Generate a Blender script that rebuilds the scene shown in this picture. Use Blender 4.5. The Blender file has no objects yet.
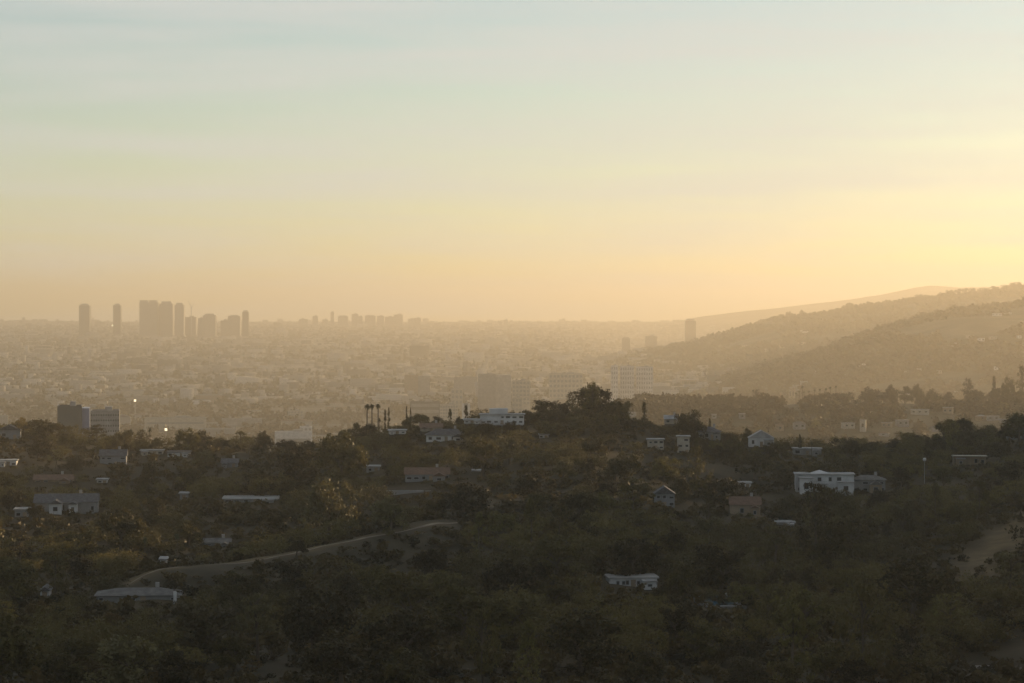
import bpy, math, random
import numpy as np
from mathutils import Vector

# ------------------------------------------------------------------ camera, sky, sun, exposure
S = bpy.context.scene
COL = S.collection
CAMH = 160.0            # metres above the basin
F = 2400.0              # focal length in pixels (84 mm lens)
HZ = 320.0              # row of the true horizon
cam = bpy.data.cameras.new("camera")
cam.lens = 36.0 * F / 1024.0
cam.sensor_width = 36.0
cam.shift_y = -(341.5 - HZ) / 1024.0
cam.clip_start = 1.0
cam.clip_end = 80000.0
camo = bpy.data.objects.new("camera", cam)
COL.objects.link(camo)
camo.location = (0, 0, CAMH)
camo.rotation_euler = (math.radians(90), 0, 0)
S.camera = camo

SUN_EL, SUN_AZ = 8.8, 51.0          # degrees; azimuth measured to the right of the view
SKY_STRENGTH, SUN_STRENGTH = 0.10, 5.0
HAZE_DENSITY, HAZE_G = 1.2e-4, 0.62
HAZE_COLOR = (0.95, 0.845, 0.68, 1)
EXPOSURE = 0.58
world = bpy.data.worlds.new("World")
S.world = world
world.use_nodes = True
wt = world.node_tree
wt.nodes.clear()
wout = wt.nodes.new("ShaderNodeOutputWorld")
wbg = wt.nodes.new("ShaderNodeBackground")
sky = wt.nodes.new("ShaderNodeTexSky")
sky.sky_type = 'NISHITA'
sky.sun_disc = False
sky.sun_elevation = math.radians(SUN_EL)
sky.sun_rotation = math.radians(SUN_AZ)
sky.altitude = 100
sky.air_density = 1.0
sky.dust_density = 0.4
sky.ozone_density = 1.6
wbg.inputs['Strength'].default_value = SKY_STRENGTH
# thin high cloud streaks over the clear sky
tc = wt.nodes.new("ShaderNodeTexCoord")
mp = wt.nodes.new("ShaderNodeMapping")
mp.inputs['Scale'].default_value = (5.0, 5.0, 60.0)
mp.inputs['Rotation'].default_value = (0, math.radians(1.2), 0)
nz = wt.nodes.new("ShaderNodeTexNoise")
nz.inputs['Scale'].default_value = 1.0
nz.inputs['Detail'].default_value = 6
nz.inputs['Roughness'].default_value = 0.55
rmp = wt.nodes.new("ShaderNodeMapRange")
rmp.inputs['From Min'].default_value = 0.38
rmp.inputs['From Max'].default_value = 0.66
rmp.inputs['To Min'].default_value = 0.12
rmp.inputs['To Max'].default_value = 0.70
cmix = wt.nodes.new("ShaderNodeMix")
cmix.data_type = 'RGBA'
cmix.blend_type = 'MIX'
cmix.inputs['B'].default_value = (4.5, 4.6, 4.45, 1)      # thin cirrus veil
wt.links.new(tc.outputs['Generated'], mp.inputs['Vector'])
wt.links.new(mp.outputs['Vector'], nz.inputs['Vector'])
wt.links.new(nz.outputs['Fac'], rmp.inputs['Value'])
wt.links.new(rmp.outputs['Result'], cmix.inputs['Factor'])
wt.links.new(sky.outputs['Color'], cmix.inputs['A'])
wt.links.new(cmix.outputs['Result'], wbg.inputs['Color'])
wt.links.new(wbg.outputs['Background'], wout.inputs['Surface'])

sun = bpy.data.lights.new("sun", 'SUN')
sun.energy = SUN_STRENGTH
sun.angle = math.radians(0.5)
sun.color = (1.0, 0.70, 0.37)
suno = bpy.data.objects.new("sun", sun)
COL.objects.link(suno)
_a, _e = math.radians(SUN_AZ), math.radians(SUN_EL)
SUNV = Vector((math.sin(_a) * math.cos(_e), math.cos(_a) * math.cos(_e), math.sin(_e)))
suno.rotation_euler = SUNV.to_track_quat('Z', 'Y').to_euler()
suno.location = (0, 0, 400)

S.view_settings.view_transform = 'Standard'
S.view_settings.look = 'None'
S.view_settings.gamma = 1.0
S.view_settings.use_curve_mapping = False
S.view_settings.exposure = EXPOSURE
S.render.engine = 'CYCLES'
cy = S.cycles
cy.use_denoising = True
try:
    cy.denoiser = 'OPENIMAGEDENOISE'
except Exception:
    pass
cy.max_bounces = 5
cy.diffuse_bounces = 2
cy.glossy_bounces = 2
cy.transmission_bounces = 3
cy.transparent_max_bounces = 6
cy.volume_bounces = 0
cy.caustics_reflective = False
cy.caustics_refractive = False
cy.sample_clamp_indirect = 4.0

R = random.Random(11)
N = np.random.default_rng(5)

# ------------------------------------------------------------------ noise
_perm = N.permutation(4096).astype(np.int64)
_val = N.random(4096)
def vnoise(x, y):
    xi = np.floor(x).astype(np.int64); yi = np.floor(y).astype(np.int64)
    fx = x - xi; fy = y - yi
    fx = fx * fx * (3 - 2 * fx); fy = fy * fy * (3 - 2 * fy)
    h = lambda a, b: _val[(_perm[a & 4095] + b * 131) & 4095]
    v0 = h(xi, yi) * (1 - fx) + h(xi + 1, yi) * fx
    v1 = h(xi, yi + 1) * (1 - fx) + h(xi + 1, yi + 1) * fx
    return (v0 * (1 - fy) + v1 * fy) * 2 - 1
def fbm(x, y, s, o=4):
    t = np.zeros(np.broadcast(x, y).shape); a = 1.0; n = 0
    for k in range(o):
        t += a * vnoise(x / s + 17.3 * k, y / s - 9.1 * k); n += a
        a *= 0.5; s *= 0.5
    return t / n
def sm(t):
    t = np.clip(t, 0, 1)
    return t * t * (3 - 2 * t)
_tabs = {}
def tab(px, pts):
    p = np.array(pts, float)
    if p[0, 0] != -400: return np.interp(px, p[:, 0], p[:, 1])
    key = tuple(map(tuple, pts))
    if key not in _tabs:
        g = np.arange(-460, 1485.0); v = np.interp(g, p[:, 0], p[:, 1]); k = np.exp(-np.linspace(-2.5, 2.5, 71) ** 2 / 2); k /= k.sum()
        _tabs[key] = (g, np.convolve(np.pad(v, 35, mode='edge'), k, 'valid'))
    return np.interp(px, *_tabs[key])

# ------------------------------------------------------------------ terrain (metres)
SHZ, SHY = 266.0, 1170.0  # height and far end of the added shading hill
CREST = [(-400, 446), (-60, 440), (0, 438), (60, 441), (130, 453), (200, 453), (270, 452), (330, 447), (380, 437), (420, 433),
         (470, 428), (530, 426), (560, 420), (595, 415), (630, 424), (680, 438), (740, 447), (800, 455), (860, 452),
         (920, 444), (1000, 434), (1060, 426), (1424, 396)]
def front_crest(px): return tab(px, CREST)
def front_yc(px): return tab(px, [(-400, 1040), (0, 1000), (300, 960), (520, 930), (700, 980), (1024, 1020), (1424, 1050)])
QT = [(0, 1), (.15, .78), (.3, .60), (.45, .46), (.6, .325), (.75, .19), (.88, .075), (1, 0)]
def knoll(px, Y): return ((px - 1040) / 110) ** 2 + ((Y - 705 - (px - 1040) * 1.1) / 50) ** 2
def road_y(px): return 578 + (px - 135) / 315 * 97
def rise(Y, px=0): return np.interp(Y, [3500, 5500, 7500, 10000, 13000, 15800], [0, .15, .36, .59, .83, 1]) * (1 - sm((px - 540) / 110) * np.interp(Y, [9500, 14500], [.75, 0]))
def layer(px, X, Y, crest, yc, wf, wb, rough, scale):
    zc = CAMH - (tab(px, crest) - HZ) / F * yc
    d = Y - yc
    p = np.where(d < 0, 1 - sm(-d / wf), 1 - sm(d / wb))
    n = fbm(X, Y * 0.7, scale, 5)
    g = np.abs(fbm(X + 900, Y * 0.45, scale * 0.8, 3))
    return zc * p + np.maximum(zc, 0) * p * .040 * fbm(X, Y, scale / 5, 4) + np.maximum(zc, 0) * rough * (n * 0.8 - g * 0.9 + 0.15) * (1 - 0.55 * np.exp(-(d / (wf * .12)) ** 2)) * p
MIDC = [(-400, 482), (500, 471), (560, 452), (600, 415), (640, 402), (700, 405), (760, 408), (800, 406), (860, 404), (920, 407), (960, 408), (1024, 402), (1424, 380)]
SPUR = [(-400, 410), (620, 410), (640, 402), (700, 390), (770, 367), (820, 353), (850, 343), (900, 331), (960, 315), (1024, 307), (1424, 272)]
NEARR = [(-400, 376), (540, 376), (590, 365), (650, 351), (700, 341), (740, 331), (790, 319), (850, 311), (900, 304), (950, 296), (1024, 290), (1424, 262)]
FARM = [(-400, 362), (560, 362), (620, 340), (660, 325), (700, 315), (730, 312.5), (768, 308), (800, 304), (830, 301.5), (850, 297), (865, 294), (880, 293), (900, 290), (922, 285), (945, 284), (965, 289), (1024, 287), (1424, 278)]
def H(X, Y):
    X = np.asarray(X, float); Y = np.asarray(Y, float)
    px = np.clip(512 + F * X / np.maximum(Y, 60), -400, 1424)
    cr = front_crest(px); yc = front_yc(px)
    t = np.clip((Y - 400) / (yc - 400), 0, 1)
    py = cr + (693 - cr) * tab(t, QT)
    z = CAMH - (py - HZ) / F * np.clip(Y, 400, yc)
    z400 = CAMH - (693 - HZ) / F * 400
    zn = tab(Y, [(-500, 112), (-40, 110.6), (0, 110), (60, 90), (150, 69), (300, 54), (400, 0)]) + CAMH - 112
    zn = np.where(Y > 300, CAMH - 58 + (z400 - CAMH + 58) * (Y - 300) / 100, zn)
    z = np.where(Y < 400, zn, z)
    # relief of the near hillside
    amp = sm((Y - 150) / 250) * (1 - 0.75 * sm((Y - yc + 140) / 120))
    z = z + amp * (4.2 * fbm(X + 50, Y * 0.8, 150, 4) + 1.2 * fbm(X, Y, 28, 3))
    # spur with the dirt track
    dr = Y - road_y(px)
    wn = sm((px - 80) / 80) * sm((530 - px) / 120)
    z = z + 5.6 * wn * np.where(dr < 0, np.exp(-(dr / 50) ** 2), np.exp(-(dr / 26) ** 2))
    # bare knoll on the right
    z = z + 7.0 * np.exp(-((px - 1030) / 85) ** 2) * np.exp(-((Y - 720) / 80) ** 2)
    # descent to the basin
    k = 1 - sm((Y - yc) / 430)
    basin = 1.5 * fbm(X, Y, 700, 3) + rise(Y, px) * (tab(px, [(-400, 153), (0, 153), (90, 151.5), (120, 147), (300, 146), (560, 147), (700, 148), (1424, 148)]) + 3.0 * fbm(X, Y, 900, 4))
    z = np.where(Y > yc, z * k + basin * (1 - k), z)
    # unseen hill added beside the valley to keep sun off the near slope
    sh = np.where(X > 660, 1.0, np.exp(-((X - 660) / 130) ** 2)) * (sm((Y - 100) / 400) * (1 - sm((Y - SHY) / 200)) + np.exp(-((Y - 1500) / 135) ** 4))
    z = np.maximum(z, z * 0.2 + SHZ * sh * (1 + 0.12 * fbm(X, Y, 170, 4)))
    if True:
        far = Y > 1080
        l1 = layer(px, X, Y, MIDC, 2400, 720, 700, 0.10, 260)
        l2 = layer(px, X, Y, SPUR, 5000, 1600, 1500, 0.30, 560)
        l3 = layer(px, X, Y, NEARR, 7400, 2600, 2500, 0.30, 800)
        l4 = layer(px, X, Y, FARM, 14200, 3200, 3400, 0.16, 1300)
        z = np.where(far, np.maximum.reduce([z, l1, l2, l3, l4]), z)
    return z
def h1(x, y): return float(H(np.array([x]), np.array([y]))[0])

# what the terrain shows along each column: row -> depth
_cols = np.arange(-60, 1090, 4.0)
_ys = np.geomspace(300, 18000, 1600)
_PX, _YY = np.meshgrid(_cols, _ys, indexing='ij')
_Z = H((_PX - 512) / F * _YY, _YY)
_PY = HZ + (CAMH - _Z) * F / _YY
_ENV = np.minimum.accumulate(_PY, axis=1)
def ray(px, py):
    """depth and ground height where the line of sight through a pixel meets the ground, or None"""
    i = int(np.clip(round((px + 60) / 4), 0, len(_cols) - 1))
    k = int(np.argmax(_ENV[i] <= py))
    if _ENV[i][k] > py: return None
    y = _ys[k]
    return y, h1((px - 512) / F * y, y)

# ------------------------------------------------------------------ materials
def newmat(name):
    m = bpy.data.materials.new(name); m.use_nodes = True
    nt = m.node_tree
    return m, nt, nt.nodes['Principled BSDF'], nt.nodes['Material Output']
def mat_noise(name, c1, c2, scale=0.5, rough=0.8, spec=0.3, objrand=0.0, coord='Object', detail=5):
    m, nt, b, o = newmat(name)
    t = nt.nodes.new("ShaderNodeTexCoord"); n = nt.nodes.new("ShaderNodeTexNoise"); r = nt.nodes.new("ShaderNodeValToRGB")
    n.inputs['Scale'].default_value = scale; n.inputs['Detail'].default_value = detail
    r.color_ramp.elements[0].position = 0.35; r.color_ramp.elements[1].position = 0.68
    r.color_ramp.elements[0].color = (*c1, 1); r.color_ramp.elements[1].color = (*c2, 1)
    nt.links.new(t.outputs[coord], n.inputs['Vector']); nt.links.new(n.outputs['Fac'], r.inputs['Fac'])
    out = r.outputs['Color']
    if objrand:
        oi = nt.nodes.new("ShaderNodeObjectInfo"); mr = nt.nodes.new("ShaderNodeMapRange"); hs = nt.nodes.new("ShaderNodeHueSaturation")
        mr.inputs['To Min'].default_value = 1 - objrand; mr.inputs['To Max'].default_value = 1 + objrand
        nt.links.new(oi.outputs['Random'], mr.inputs['Value']); nt.links.new(mr.outputs['Result'], hs.inputs['Value'])
        nt.links.new(out, hs.inputs['Color']); out = hs.outputs['Color']
    nt.links.new(out, b.inputs['Base Color'])
    b.inputs['Roughness'].default_value = rough; b.inputs['Specular IOR Level'].default_value = spec
    return m
def mat_leaf(name, c1, c2, transl=0.35, scale=5.0, island=False):
    m, nt, b, o = newmat(name)
    t = nt.nodes.new("ShaderNodeTexCoord"); n = nt.nodes.new("ShaderNodeTexNoise"); r = nt.nodes.new("ShaderNodeValToRGB")
    n.inputs['Scale'].default_value = scale; n.inputs['Detail'].default_value = 3
    r.color_ramp.elements[0].position = 0.35; r.color_ramp.elements[1].position = 0.65
    r.color_ramp.elements[0].color = (*c1, 1); r.color_ramp.elements[1].color = (*c2, 1)
    nt.links.new(t.outputs['Object'], n.inputs['Vector']); nt.links.new(n.outputs['Fac'], r.inputs['Fac'])
    hs = nt.nodes.new("ShaderNodeHueSaturation"); mr = nt.nodes.new("ShaderNodeMapRange"); mh = nt.nodes.new("ShaderNodeMapRange")
    mr.inputs['To Min'].default_value = 0.55; mr.inputs['To Max'].default_value = 1.7
    mh.inputs['To Min'].default_value = 0.485; mh.inputs['To Max'].default_value = 0.515
    if island:
        gi = nt.nodes.new("ShaderNodeNewGeometry"); src = gi.outputs['Random Per Island']
    else:
        gi = nt.nodes.new("ShaderNodeObjectInfo"); src = gi.outputs['Random']
    nt.links.new(src, mr.inputs['Value']); nt.links.new(src, mh.inputs['Value'])
    nt.links.new(mr.outputs['Result'], hs.inputs['Value']); nt.links.new(mh.outputs['Result'], hs.inputs['Hue'])
    nt.links.new(r.outputs['Color'], hs.inputs['Color']); nt.links.new(hs.outputs['Color'], b.inputs['Base Color'])
    b.inputs['Roughness'].default_value = 0.6; b.inputs['Specular IOR Level'].default_value = 0.25
    tr = nt.nodes.new("ShaderNodeBsdfTranslucent"); mx = nt.nodes.new("ShaderNodeMixShader")
    mx.inputs['Fac'].default_value = transl
    nt.links.new(hs.outputs['Color'], tr.inputs['Color'])
    nt.links.new(b.outputs['BSDF'], mx.inputs[1]); nt.links.new(tr.outputs['BSDF'], mx.inputs[2])
    nt.links.new(mx.outputs['Shader'], o.inputs['Surface'])
    return m
def mat_facade(name, wall, glass, px=3.2, pz=3.4, fx=(.22, .78), fz=(.30, .74), roof=(.35, .33, .30), island=False, objrand=0.25):
    """wall with a regular pattern of windows, metres in object space; upward faces take the roof colour"""
    m, nt, b, o = newmat(name)
    L = nt.links.new
    def math_(op, a, bb=None, clamp=False):
        n = nt.nodes.new("ShaderNodeMath"); n.operation = op; n.use_clamp = clamp
        for i, v in enumerate((a, bb)):
            if v is None: continue
            if isinstance(v, (int, float)): n.inputs[i].default_value = v
            else: L(v, n.inputs[i])
        return n.outputs[0]
    t = nt.nodes.new("ShaderNodeTexCoord"); sp = nt.nodes.new("ShaderNodeSeparateXYZ"); L(t.outputs['Object'], sp.inputs[0])
    u = math_('FRACT', math_('DIVIDE', math_('ADD', sp.outputs[0], sp.outputs[1]), px))
    v = math_('FRACT', math_('DIVIDE', sp.outputs[2], pz))
    win = math_('MULTIPLY', math_('MULTIPLY', math_('GREATER_THAN', u, fx[0]), math_('LESS_THAN', u, fx[1])),
                math_('MULTIPLY', math_('GREATER_THAN', v, fz[0]), math_('LESS_THAN', v, fz[1])))
    g = nt.nodes.new("ShaderNodeNewGeometry"); sn = nt.nodes.new("ShaderNodeSeparateXYZ"); L(g.outputs['Normal'], sn.inputs[0])
    up = math_('GREATER_THAN', sn.outputs[2], 0.4)
    win = math_('MULTIPLY', win, math_('SUBTRACT', 1.0, up))
    hs = nt.nodes.new("ShaderNodeHueSaturation"); mr = nt.nodes.new("ShaderNodeMapRange")
    hs.inputs['Color'].default_value = (*wall, 1)
    if island: src = g.outputs['Random Per Island']
    else:
        oi = nt.nodes.new("ShaderNodeObjectInfo"); src = oi.outputs['Random']
    mr.inputs['To Min'].default_value = 1 - objrand; mr.inputs['To Max'].default_value = 1 + objrand
    L(src, mr.inputs['Value']); L(mr.outputs['Result'], hs.inputs['Value'])
    n = nt.nodes.new("ShaderNodeTexNoise"); n.inputs['Scale'].default_value = 0.15; n.inputs['Detail'].default_value = 4
    L(t.outputs['Object'], n.inputs['Vector'])
    m1 = nt.nodes.new("ShaderNodeMix"); m1.data_type = 'RGBA'; m1.blend_type = 'MULTIPLY'; m1.inputs['Factor'].default_value = 0.5
    L(hs.outputs['Color'], m1.inputs['A']); L(n.outputs['Fac'], m1.inputs['B'])
    m2 = nt.nodes.new("ShaderNodeMix"); m2.data_type = 'RGBA'; L(up, m2.inputs['Factor']); L(m1.outputs['Result'], m2.inputs['A'])
    hr = nt.nodes.new("ShaderNodeHueSaturation"); hr.inputs['Color'].default_value = (*roof, 1); L(mr.outputs['Result'], hr.inputs['Value'])
    L(hr.outputs['Color'], m2.inputs['B'])
    m3 = nt.nodes.new("ShaderNodeMix"); m3.data_type = 'RGBA'; L(win, m3.inputs['Factor']); L(m2.outputs['Result'], m3.inputs['A'])
    m3.inputs['B'].default_value = (*glass, 1)
    L(m3.outputs['Result'], b.inputs['Base Color'])
    L(math_('SUBTRACT', 0.85, math_('MULTIPLY', win, 0.65)), b.inputs['Roughness'])
    return m
M = {}
M['oak_dark'] = mat_leaf('dark green foliage', (.022, .017, .005), (.060, .045, .012))
M['oak_olive'] = mat_leaf('olive foliage', (.042, .034, .011), (.098, .076, .022))
M['grey'] = mat_leaf('grey green foliage', (.050, .041, .018), (.098, .078, .032))
M['golden'] = mat_leaf('golden foliage', (.075, .050, .014), (.15, .095, .022), 0.4)
M['palmleaf'] = mat_leaf('palm fronds', (.035, .038, .016), (.06, .06, .025), 0.25)
M['scrub'] = mat_leaf('chaparral', (.020, .015, .004), (.090, .062, .017), 0.3, 0.07)
M['wood'] = mat_leaf('hillside wood', (.032, .024, .007), (.084, .060, .016), 0.3, 0.01)
M['citytree'] = mat_leaf('street trees', (.022, .024, .012), (.07, .055, .024), 0.3, 0.004)
M['bark'] = mat_noise('bark', (.05, .038, .028), (.13, .10, .075), 2.0, 0.95)
M['white'] = mat_noise('white stucco', (.40, .39, .385), (.54, .525, .51), 0.3, 0.85, objrand=0.06)
M['grey_wall'] = mat_noise('grey stucco', (.17, .165, .16), (.25, .24, .23), 0.3, 0.85, objrand=0.12)
M['cream'] = mat_noise('cream stucco', (.28, .25, .205), (.38, .34, .28), 0.3, 0.85, objrand=0.1)
M['tan'] = mat_noise('tan stucco', (.19, .145, .10), (.28, .21, .145), 0.3, 0.85, objrand=0.1)
M['bluegrey'] = mat_noise('blue grey paint', (.145, .148, .155), (.20, .20, .205), 0.3, 0.7)
M['roof_dark'] = mat_noise('dark shingle', (.045, .045, .050), (.10, .10, .105), 1.2, 0.85)
M['roof_red'] = mat_noise('clay tile', (.09, .055, .038), (.15, .088, .060), 1.0, 0.85)
M['roof_pale'] = mat_noise('pale roof membrane', (.19, .185, .18), (.33, .32, .31), 0.4, 0.8)
M['glass'] = mat_noise('window glass', (.015, .017, .020), (.035, .038, .045), 0.5, 0.12, 0.5)
M['roof_grey'] = mat_noise('weathered grey roof', (.075, .07, .065), (.15, .14, .13), 0.6, 0.9)
M['haze_glass'] = mat_noise('haze paled window glass', (.15, .14, .13), (.22, .21, .20), 0.2, 0.4, 0.4)  # pane colour lightened to put haze over the dark glass
M['frame'] = mat_noise('window frame', (.22, .22, .22), (.32, .32, .32), 1.0, 0.6)
M['foundation'] = mat_noise('retaining wall stone', (.05, .045, .038), (.10, .085, .07), 0.4, 0.95)
M['concrete'] = mat_noise('concrete', (.22, .21, .20), (.33, .31, .29), 0.2, 0.9)
M['steel'] = mat_noise('galvanised steel', (.25, .25, .26), (.4, .4, .42), 1.0, 0.5)
M['dirt'] = mat_noise('track dirt', (.13, .10, .07), (.24, .19, .13), 0.25, 0.95, coord='Object')
M['road'] = mat_noise('pale road', (.13, .12, .105), (.20, .18, .16), 0.3, 0.95)
M['water'] = mat_noise('pool water', (.05, .16, .24), (.08, .22, .32), 0.5, 0.1, 0.5)
M['facade'] = mat_facade('low building facade', (.42, .39, .35), (.05, .05, .055), objrand=0.45)
M['city'] = mat_facade('city blocks', (.30, .275, .24), (.07, .07, .065), roof=(.20, .185, .165), island=True, objrand=0.75)
M['tower_glass'] = mat_facade('curtain wall', (.12, .12, .12), (.03, .03, .035), 3.0, 4.0, (.12, .88), (.15, .85), objrand=0.15)
M['tower_stone'] = mat_facade('tower stone', (.30, .27, .24), (.04, .04, .04), 3.4, 3.8, objrand=0.2)
M['slab_dark'] = mat_noise('dark slab cladding', (.085, .085, .080), (.115, .112, .10), 0.06, 0.6)
M['slab_blue'] = mat_noise('blue grey glazing', (.16, .18, .26), (.22, .24, .33), 0.1, 0.35)
M['house_hill'] = mat_facade('hillside house', (.50, .45, .40), (.05, .05, .05), 3.0, 3.0, roof=(.25, .18, .14), objrand=0.35)
ml, nt, b, o = newmat('glow panel')
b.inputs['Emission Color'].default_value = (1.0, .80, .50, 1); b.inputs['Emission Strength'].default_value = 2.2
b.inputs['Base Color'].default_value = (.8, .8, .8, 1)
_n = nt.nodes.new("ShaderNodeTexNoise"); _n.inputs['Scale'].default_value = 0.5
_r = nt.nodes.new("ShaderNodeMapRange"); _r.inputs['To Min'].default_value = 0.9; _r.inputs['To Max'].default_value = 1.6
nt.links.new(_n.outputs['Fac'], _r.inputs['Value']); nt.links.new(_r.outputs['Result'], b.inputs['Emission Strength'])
M['lamp'] = ml  # glowing face of the bright spots added in the plain

# ground: dry grass, chaparral soil, basin floor (type chosen by an attribute of the sheet)
mg, nt, b, o = newmat('ground')
L = nt.links.new
tcg = nt.nodes.new("ShaderNodeTexCoord")
def gn(scale, c1, c2, p0=.35, p1=.68, det=8):
    n = nt.nodes.new("ShaderNodeTexNoise"); n.inputs['Scale'].default_value = scale; n.inputs['Detail'].default_value = det
    n.inputs['Roughness'].default_value = 0.62
    r = nt.nodes.new("ShaderNodeValToRGB"); L(tcg.outputs['Object'], n.inputs['Vector']); L(n.outputs['Fac'], r.inputs['Fac'])
    r.color_ramp.elements[0].position = p0; r.color_ramp.elements[1].position = p1
    r.color_ramp.elements[0].color = (*c1, 1); r.color_ramp.elements[1].color = (*c2, 1)
    return r.outputs['Color']
soil = gn(0.05, (.024, .020, .012), (.060, .047, .028))
grass = gn(0.12, (.055, .040, .020), (.15, .105, .052))
basin = gn(0.012, (.045, .040, .030), (.12, .108, .09), .40, .62)
hillc = gn(0.010, (.035, .034, .018), (.11, .092, .055), .42, .62)
def attr(nm):
    a = nt.nodes.new("ShaderNodeAttribute"); a.attribute_name = nm; return a.outputs['Fac']
def gmix(f, a, bb):
    n = nt.nodes.new("ShaderNodeMix"); n.data_type = 'RGBA'; L(f, n.inputs['Factor']); L(a, n.inputs['A']); L(bb, n.inputs['B']); return n.outputs['Result']
c = gmix(attr('bare'), soil, grass)
c = gmix(attr('plain'), c, basin)
c = gmix(attr('hill'), c, hillc)
L(c, b.inputs['Base Color']); b.inputs['Roughness'].default_value = 0.95; b.inputs['Specular IOR Level'].default_value = 0.1
M['ground'] = mg

# ------------------------------------------------------------------ mesh helpers
def mesh_obj(name, V, faces, m, parent=None, loc=None):
    me = bpy.data.meshes.new(name)
    V = np.asarray(V, np.float32).reshape(-1, 3)
    if isinstance(faces, np.ndarray):
        n, k = faces.shape
        me.vertices.add(len(V)); me.vertices.foreach_set('co', V.ravel())
        me.loops.add(n * k); me.loops.foreach_set('vertex_index', faces.astype(np.int32).ravel())
        me.polygons.add(n); me.polygons.foreach_set('loop_start', np.arange(0, n * k, k, dtype=np.int32))
        me.update(calc_edges=True)
    else:
        me.from_pydata([tuple(v) for v in V], [], faces); me.update()
    if m is not None: me.materials.append(m)
    ob = bpy.data.objects.new(name, me)
    COL.objects.link(ob)
    if parent is not None: ob.parent = parent
    if loc is not None: ob.location = loc
    return ob
class MB:
    def __init__(s): s.v = []; s.f = []
    def quadset(s, pts, faces):
        n = len(s.v); s.v += [tuple(p) for p in pts]; s.f += [tuple(i + n for i in f) for f in faces]; return s
    def box(s, x, y, z, w, d, h):
        a, b_, c_, e = x - w / 2, x + w / 2, y - d / 2, y + d / 2
        return s.quadset([(a, c_, z), (b_, c_, z), (b_, e, z), (a, e, z), (a, c_, z + h), (b_, c_, z + h), (b_, e, z + h), (a, e, z + h)],
                         [(3, 2, 1, 0), (4, 5, 6, 7), (0, 1, 5, 4), (1, 2, 6, 5), (2, 3, 7, 6), (3, 0, 4, 7)])
    def gable(s, x, y, z, w, d, h, axis='x'):
        a, b_, c_, e = x - w / 2, x + w / 2, y - d / 2, y + d / 2
        if axis == 'x': p = [(a, c_, z), (b_, c_, z), (b_, e, z), (a, e, z), (a, y, z + h), (b_, y, z + h)]; f = [(3, 2, 1, 0), (0, 1, 5, 4), (2, 3, 4, 5), (1, 2, 5), (3, 0, 4)]
        else: p = [(a, c_, z), (b_, c_, z), (b_, e, z), (a, e, z), (x, c_, z + h), (x, e, z + h)]; f = [(3, 2, 1, 0), (0, 1, 4), (2, 3, 5), (1, 2, 5, 4), (3, 0, 4, 5)]
        return s.quadset(p, f)
    def hip(s, x, y, z, w, d, h):
        a, b_, c_, e = x - w / 2, x + w / 2, y - d / 2, y + d / 2; r = max(0.0, w / 2 - d / 2)
        return s.quadset([(a, c_, z), (b_, c_, z), (b_, e, z), (a, e, z), (x - r - .01, y, z + h), (x + r + .01, y, z + h)],
                         [(3, 2, 1, 0), (0, 1, 5, 4), (2, 3, 4, 5), (1, 2, 5), (3, 0, 4)])
    def tube(s, pts, rad, k=6, cap=True):
        n0 = len(s.v); P = [Vector(p) for p in pts]
        for i, p in enumerate(P):
            d = (P[min(i + 1, len(P) - 1)] - P[max(i - 1, 0)]).normalized()
            u = d.cross(Vector((0, 1, 0.1))); u = u.normalized() if u.length > 1e-3 else Vector((1, 0, 0)); w = d.cross(u)
            for j in range(k):
                a = 2 * math.pi * j / k
                s.v.append(tuple(p + (u * math.cos(a) + w * math.sin(a)) * rad[i]))
        for i in range(len(P) - 1):
            for j in range(k):
                a = n0 + i * k + j; b_ = n0 + i * k + (j + 1) % k
                s.f.append((a, b_, b_ + k, a + k))
        if cap:
            s.f.append(tuple(n0 + j for j in reversed(range(k)))); s.f.append(tuple(n0 + (len(P) - 1) * k + j for j in range(k)))
        return s
    def prism(s, prof, y0, y1):
        """profile of (x, z) points extruded in depth"""
        k = len(prof); n0 = len(s.v)
        s.v += [(x, y0, z) for x, z in prof] + [(x, y1, z) for x, z in prof]
        s.f.append(tuple(n0 + i for i in range(k))); s.f.append(tuple(n0 + k + i for i in reversed(range(k))))
        for i in range(k):
            j = (i + 1) % k; s.f.append((n0 + i, n0 + k + i, n0 + k + j, n0 + j))
        return s
    def build(s, name, m, parent=None): return mesh_obj(name, s.v, s.f, m, parent)
THINGS = []      # every top-level thing with the words that describe it and its place, labels come last
LM = []          # landmarks: phrase, px, py
def thing(name, cat, loc, rz=0.0, desc=None, label=None, group=None, px=None, py=None):
    e = bpy.data.objects.new(name, None); COL.objects.link(e)
    e.empty_display_size = 1.0
    e.location = loc; e.rotation_euler = (0, 0, rz)
    e['category'] = cat
    if label: e['label'] = label
    if group: e['group'] = group
    THINGS.append(dict(o=e, desc=desc, px=px, py=py, label=label))
    return e
def landmark(phrase, px, py): LM.append((phrase, px, py))
CLEAR = []       # pixel boxes that nearer trees leave free: x0, x1, y0, y1, depth
def at(px, y): return (px - 512) / F * y

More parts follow.
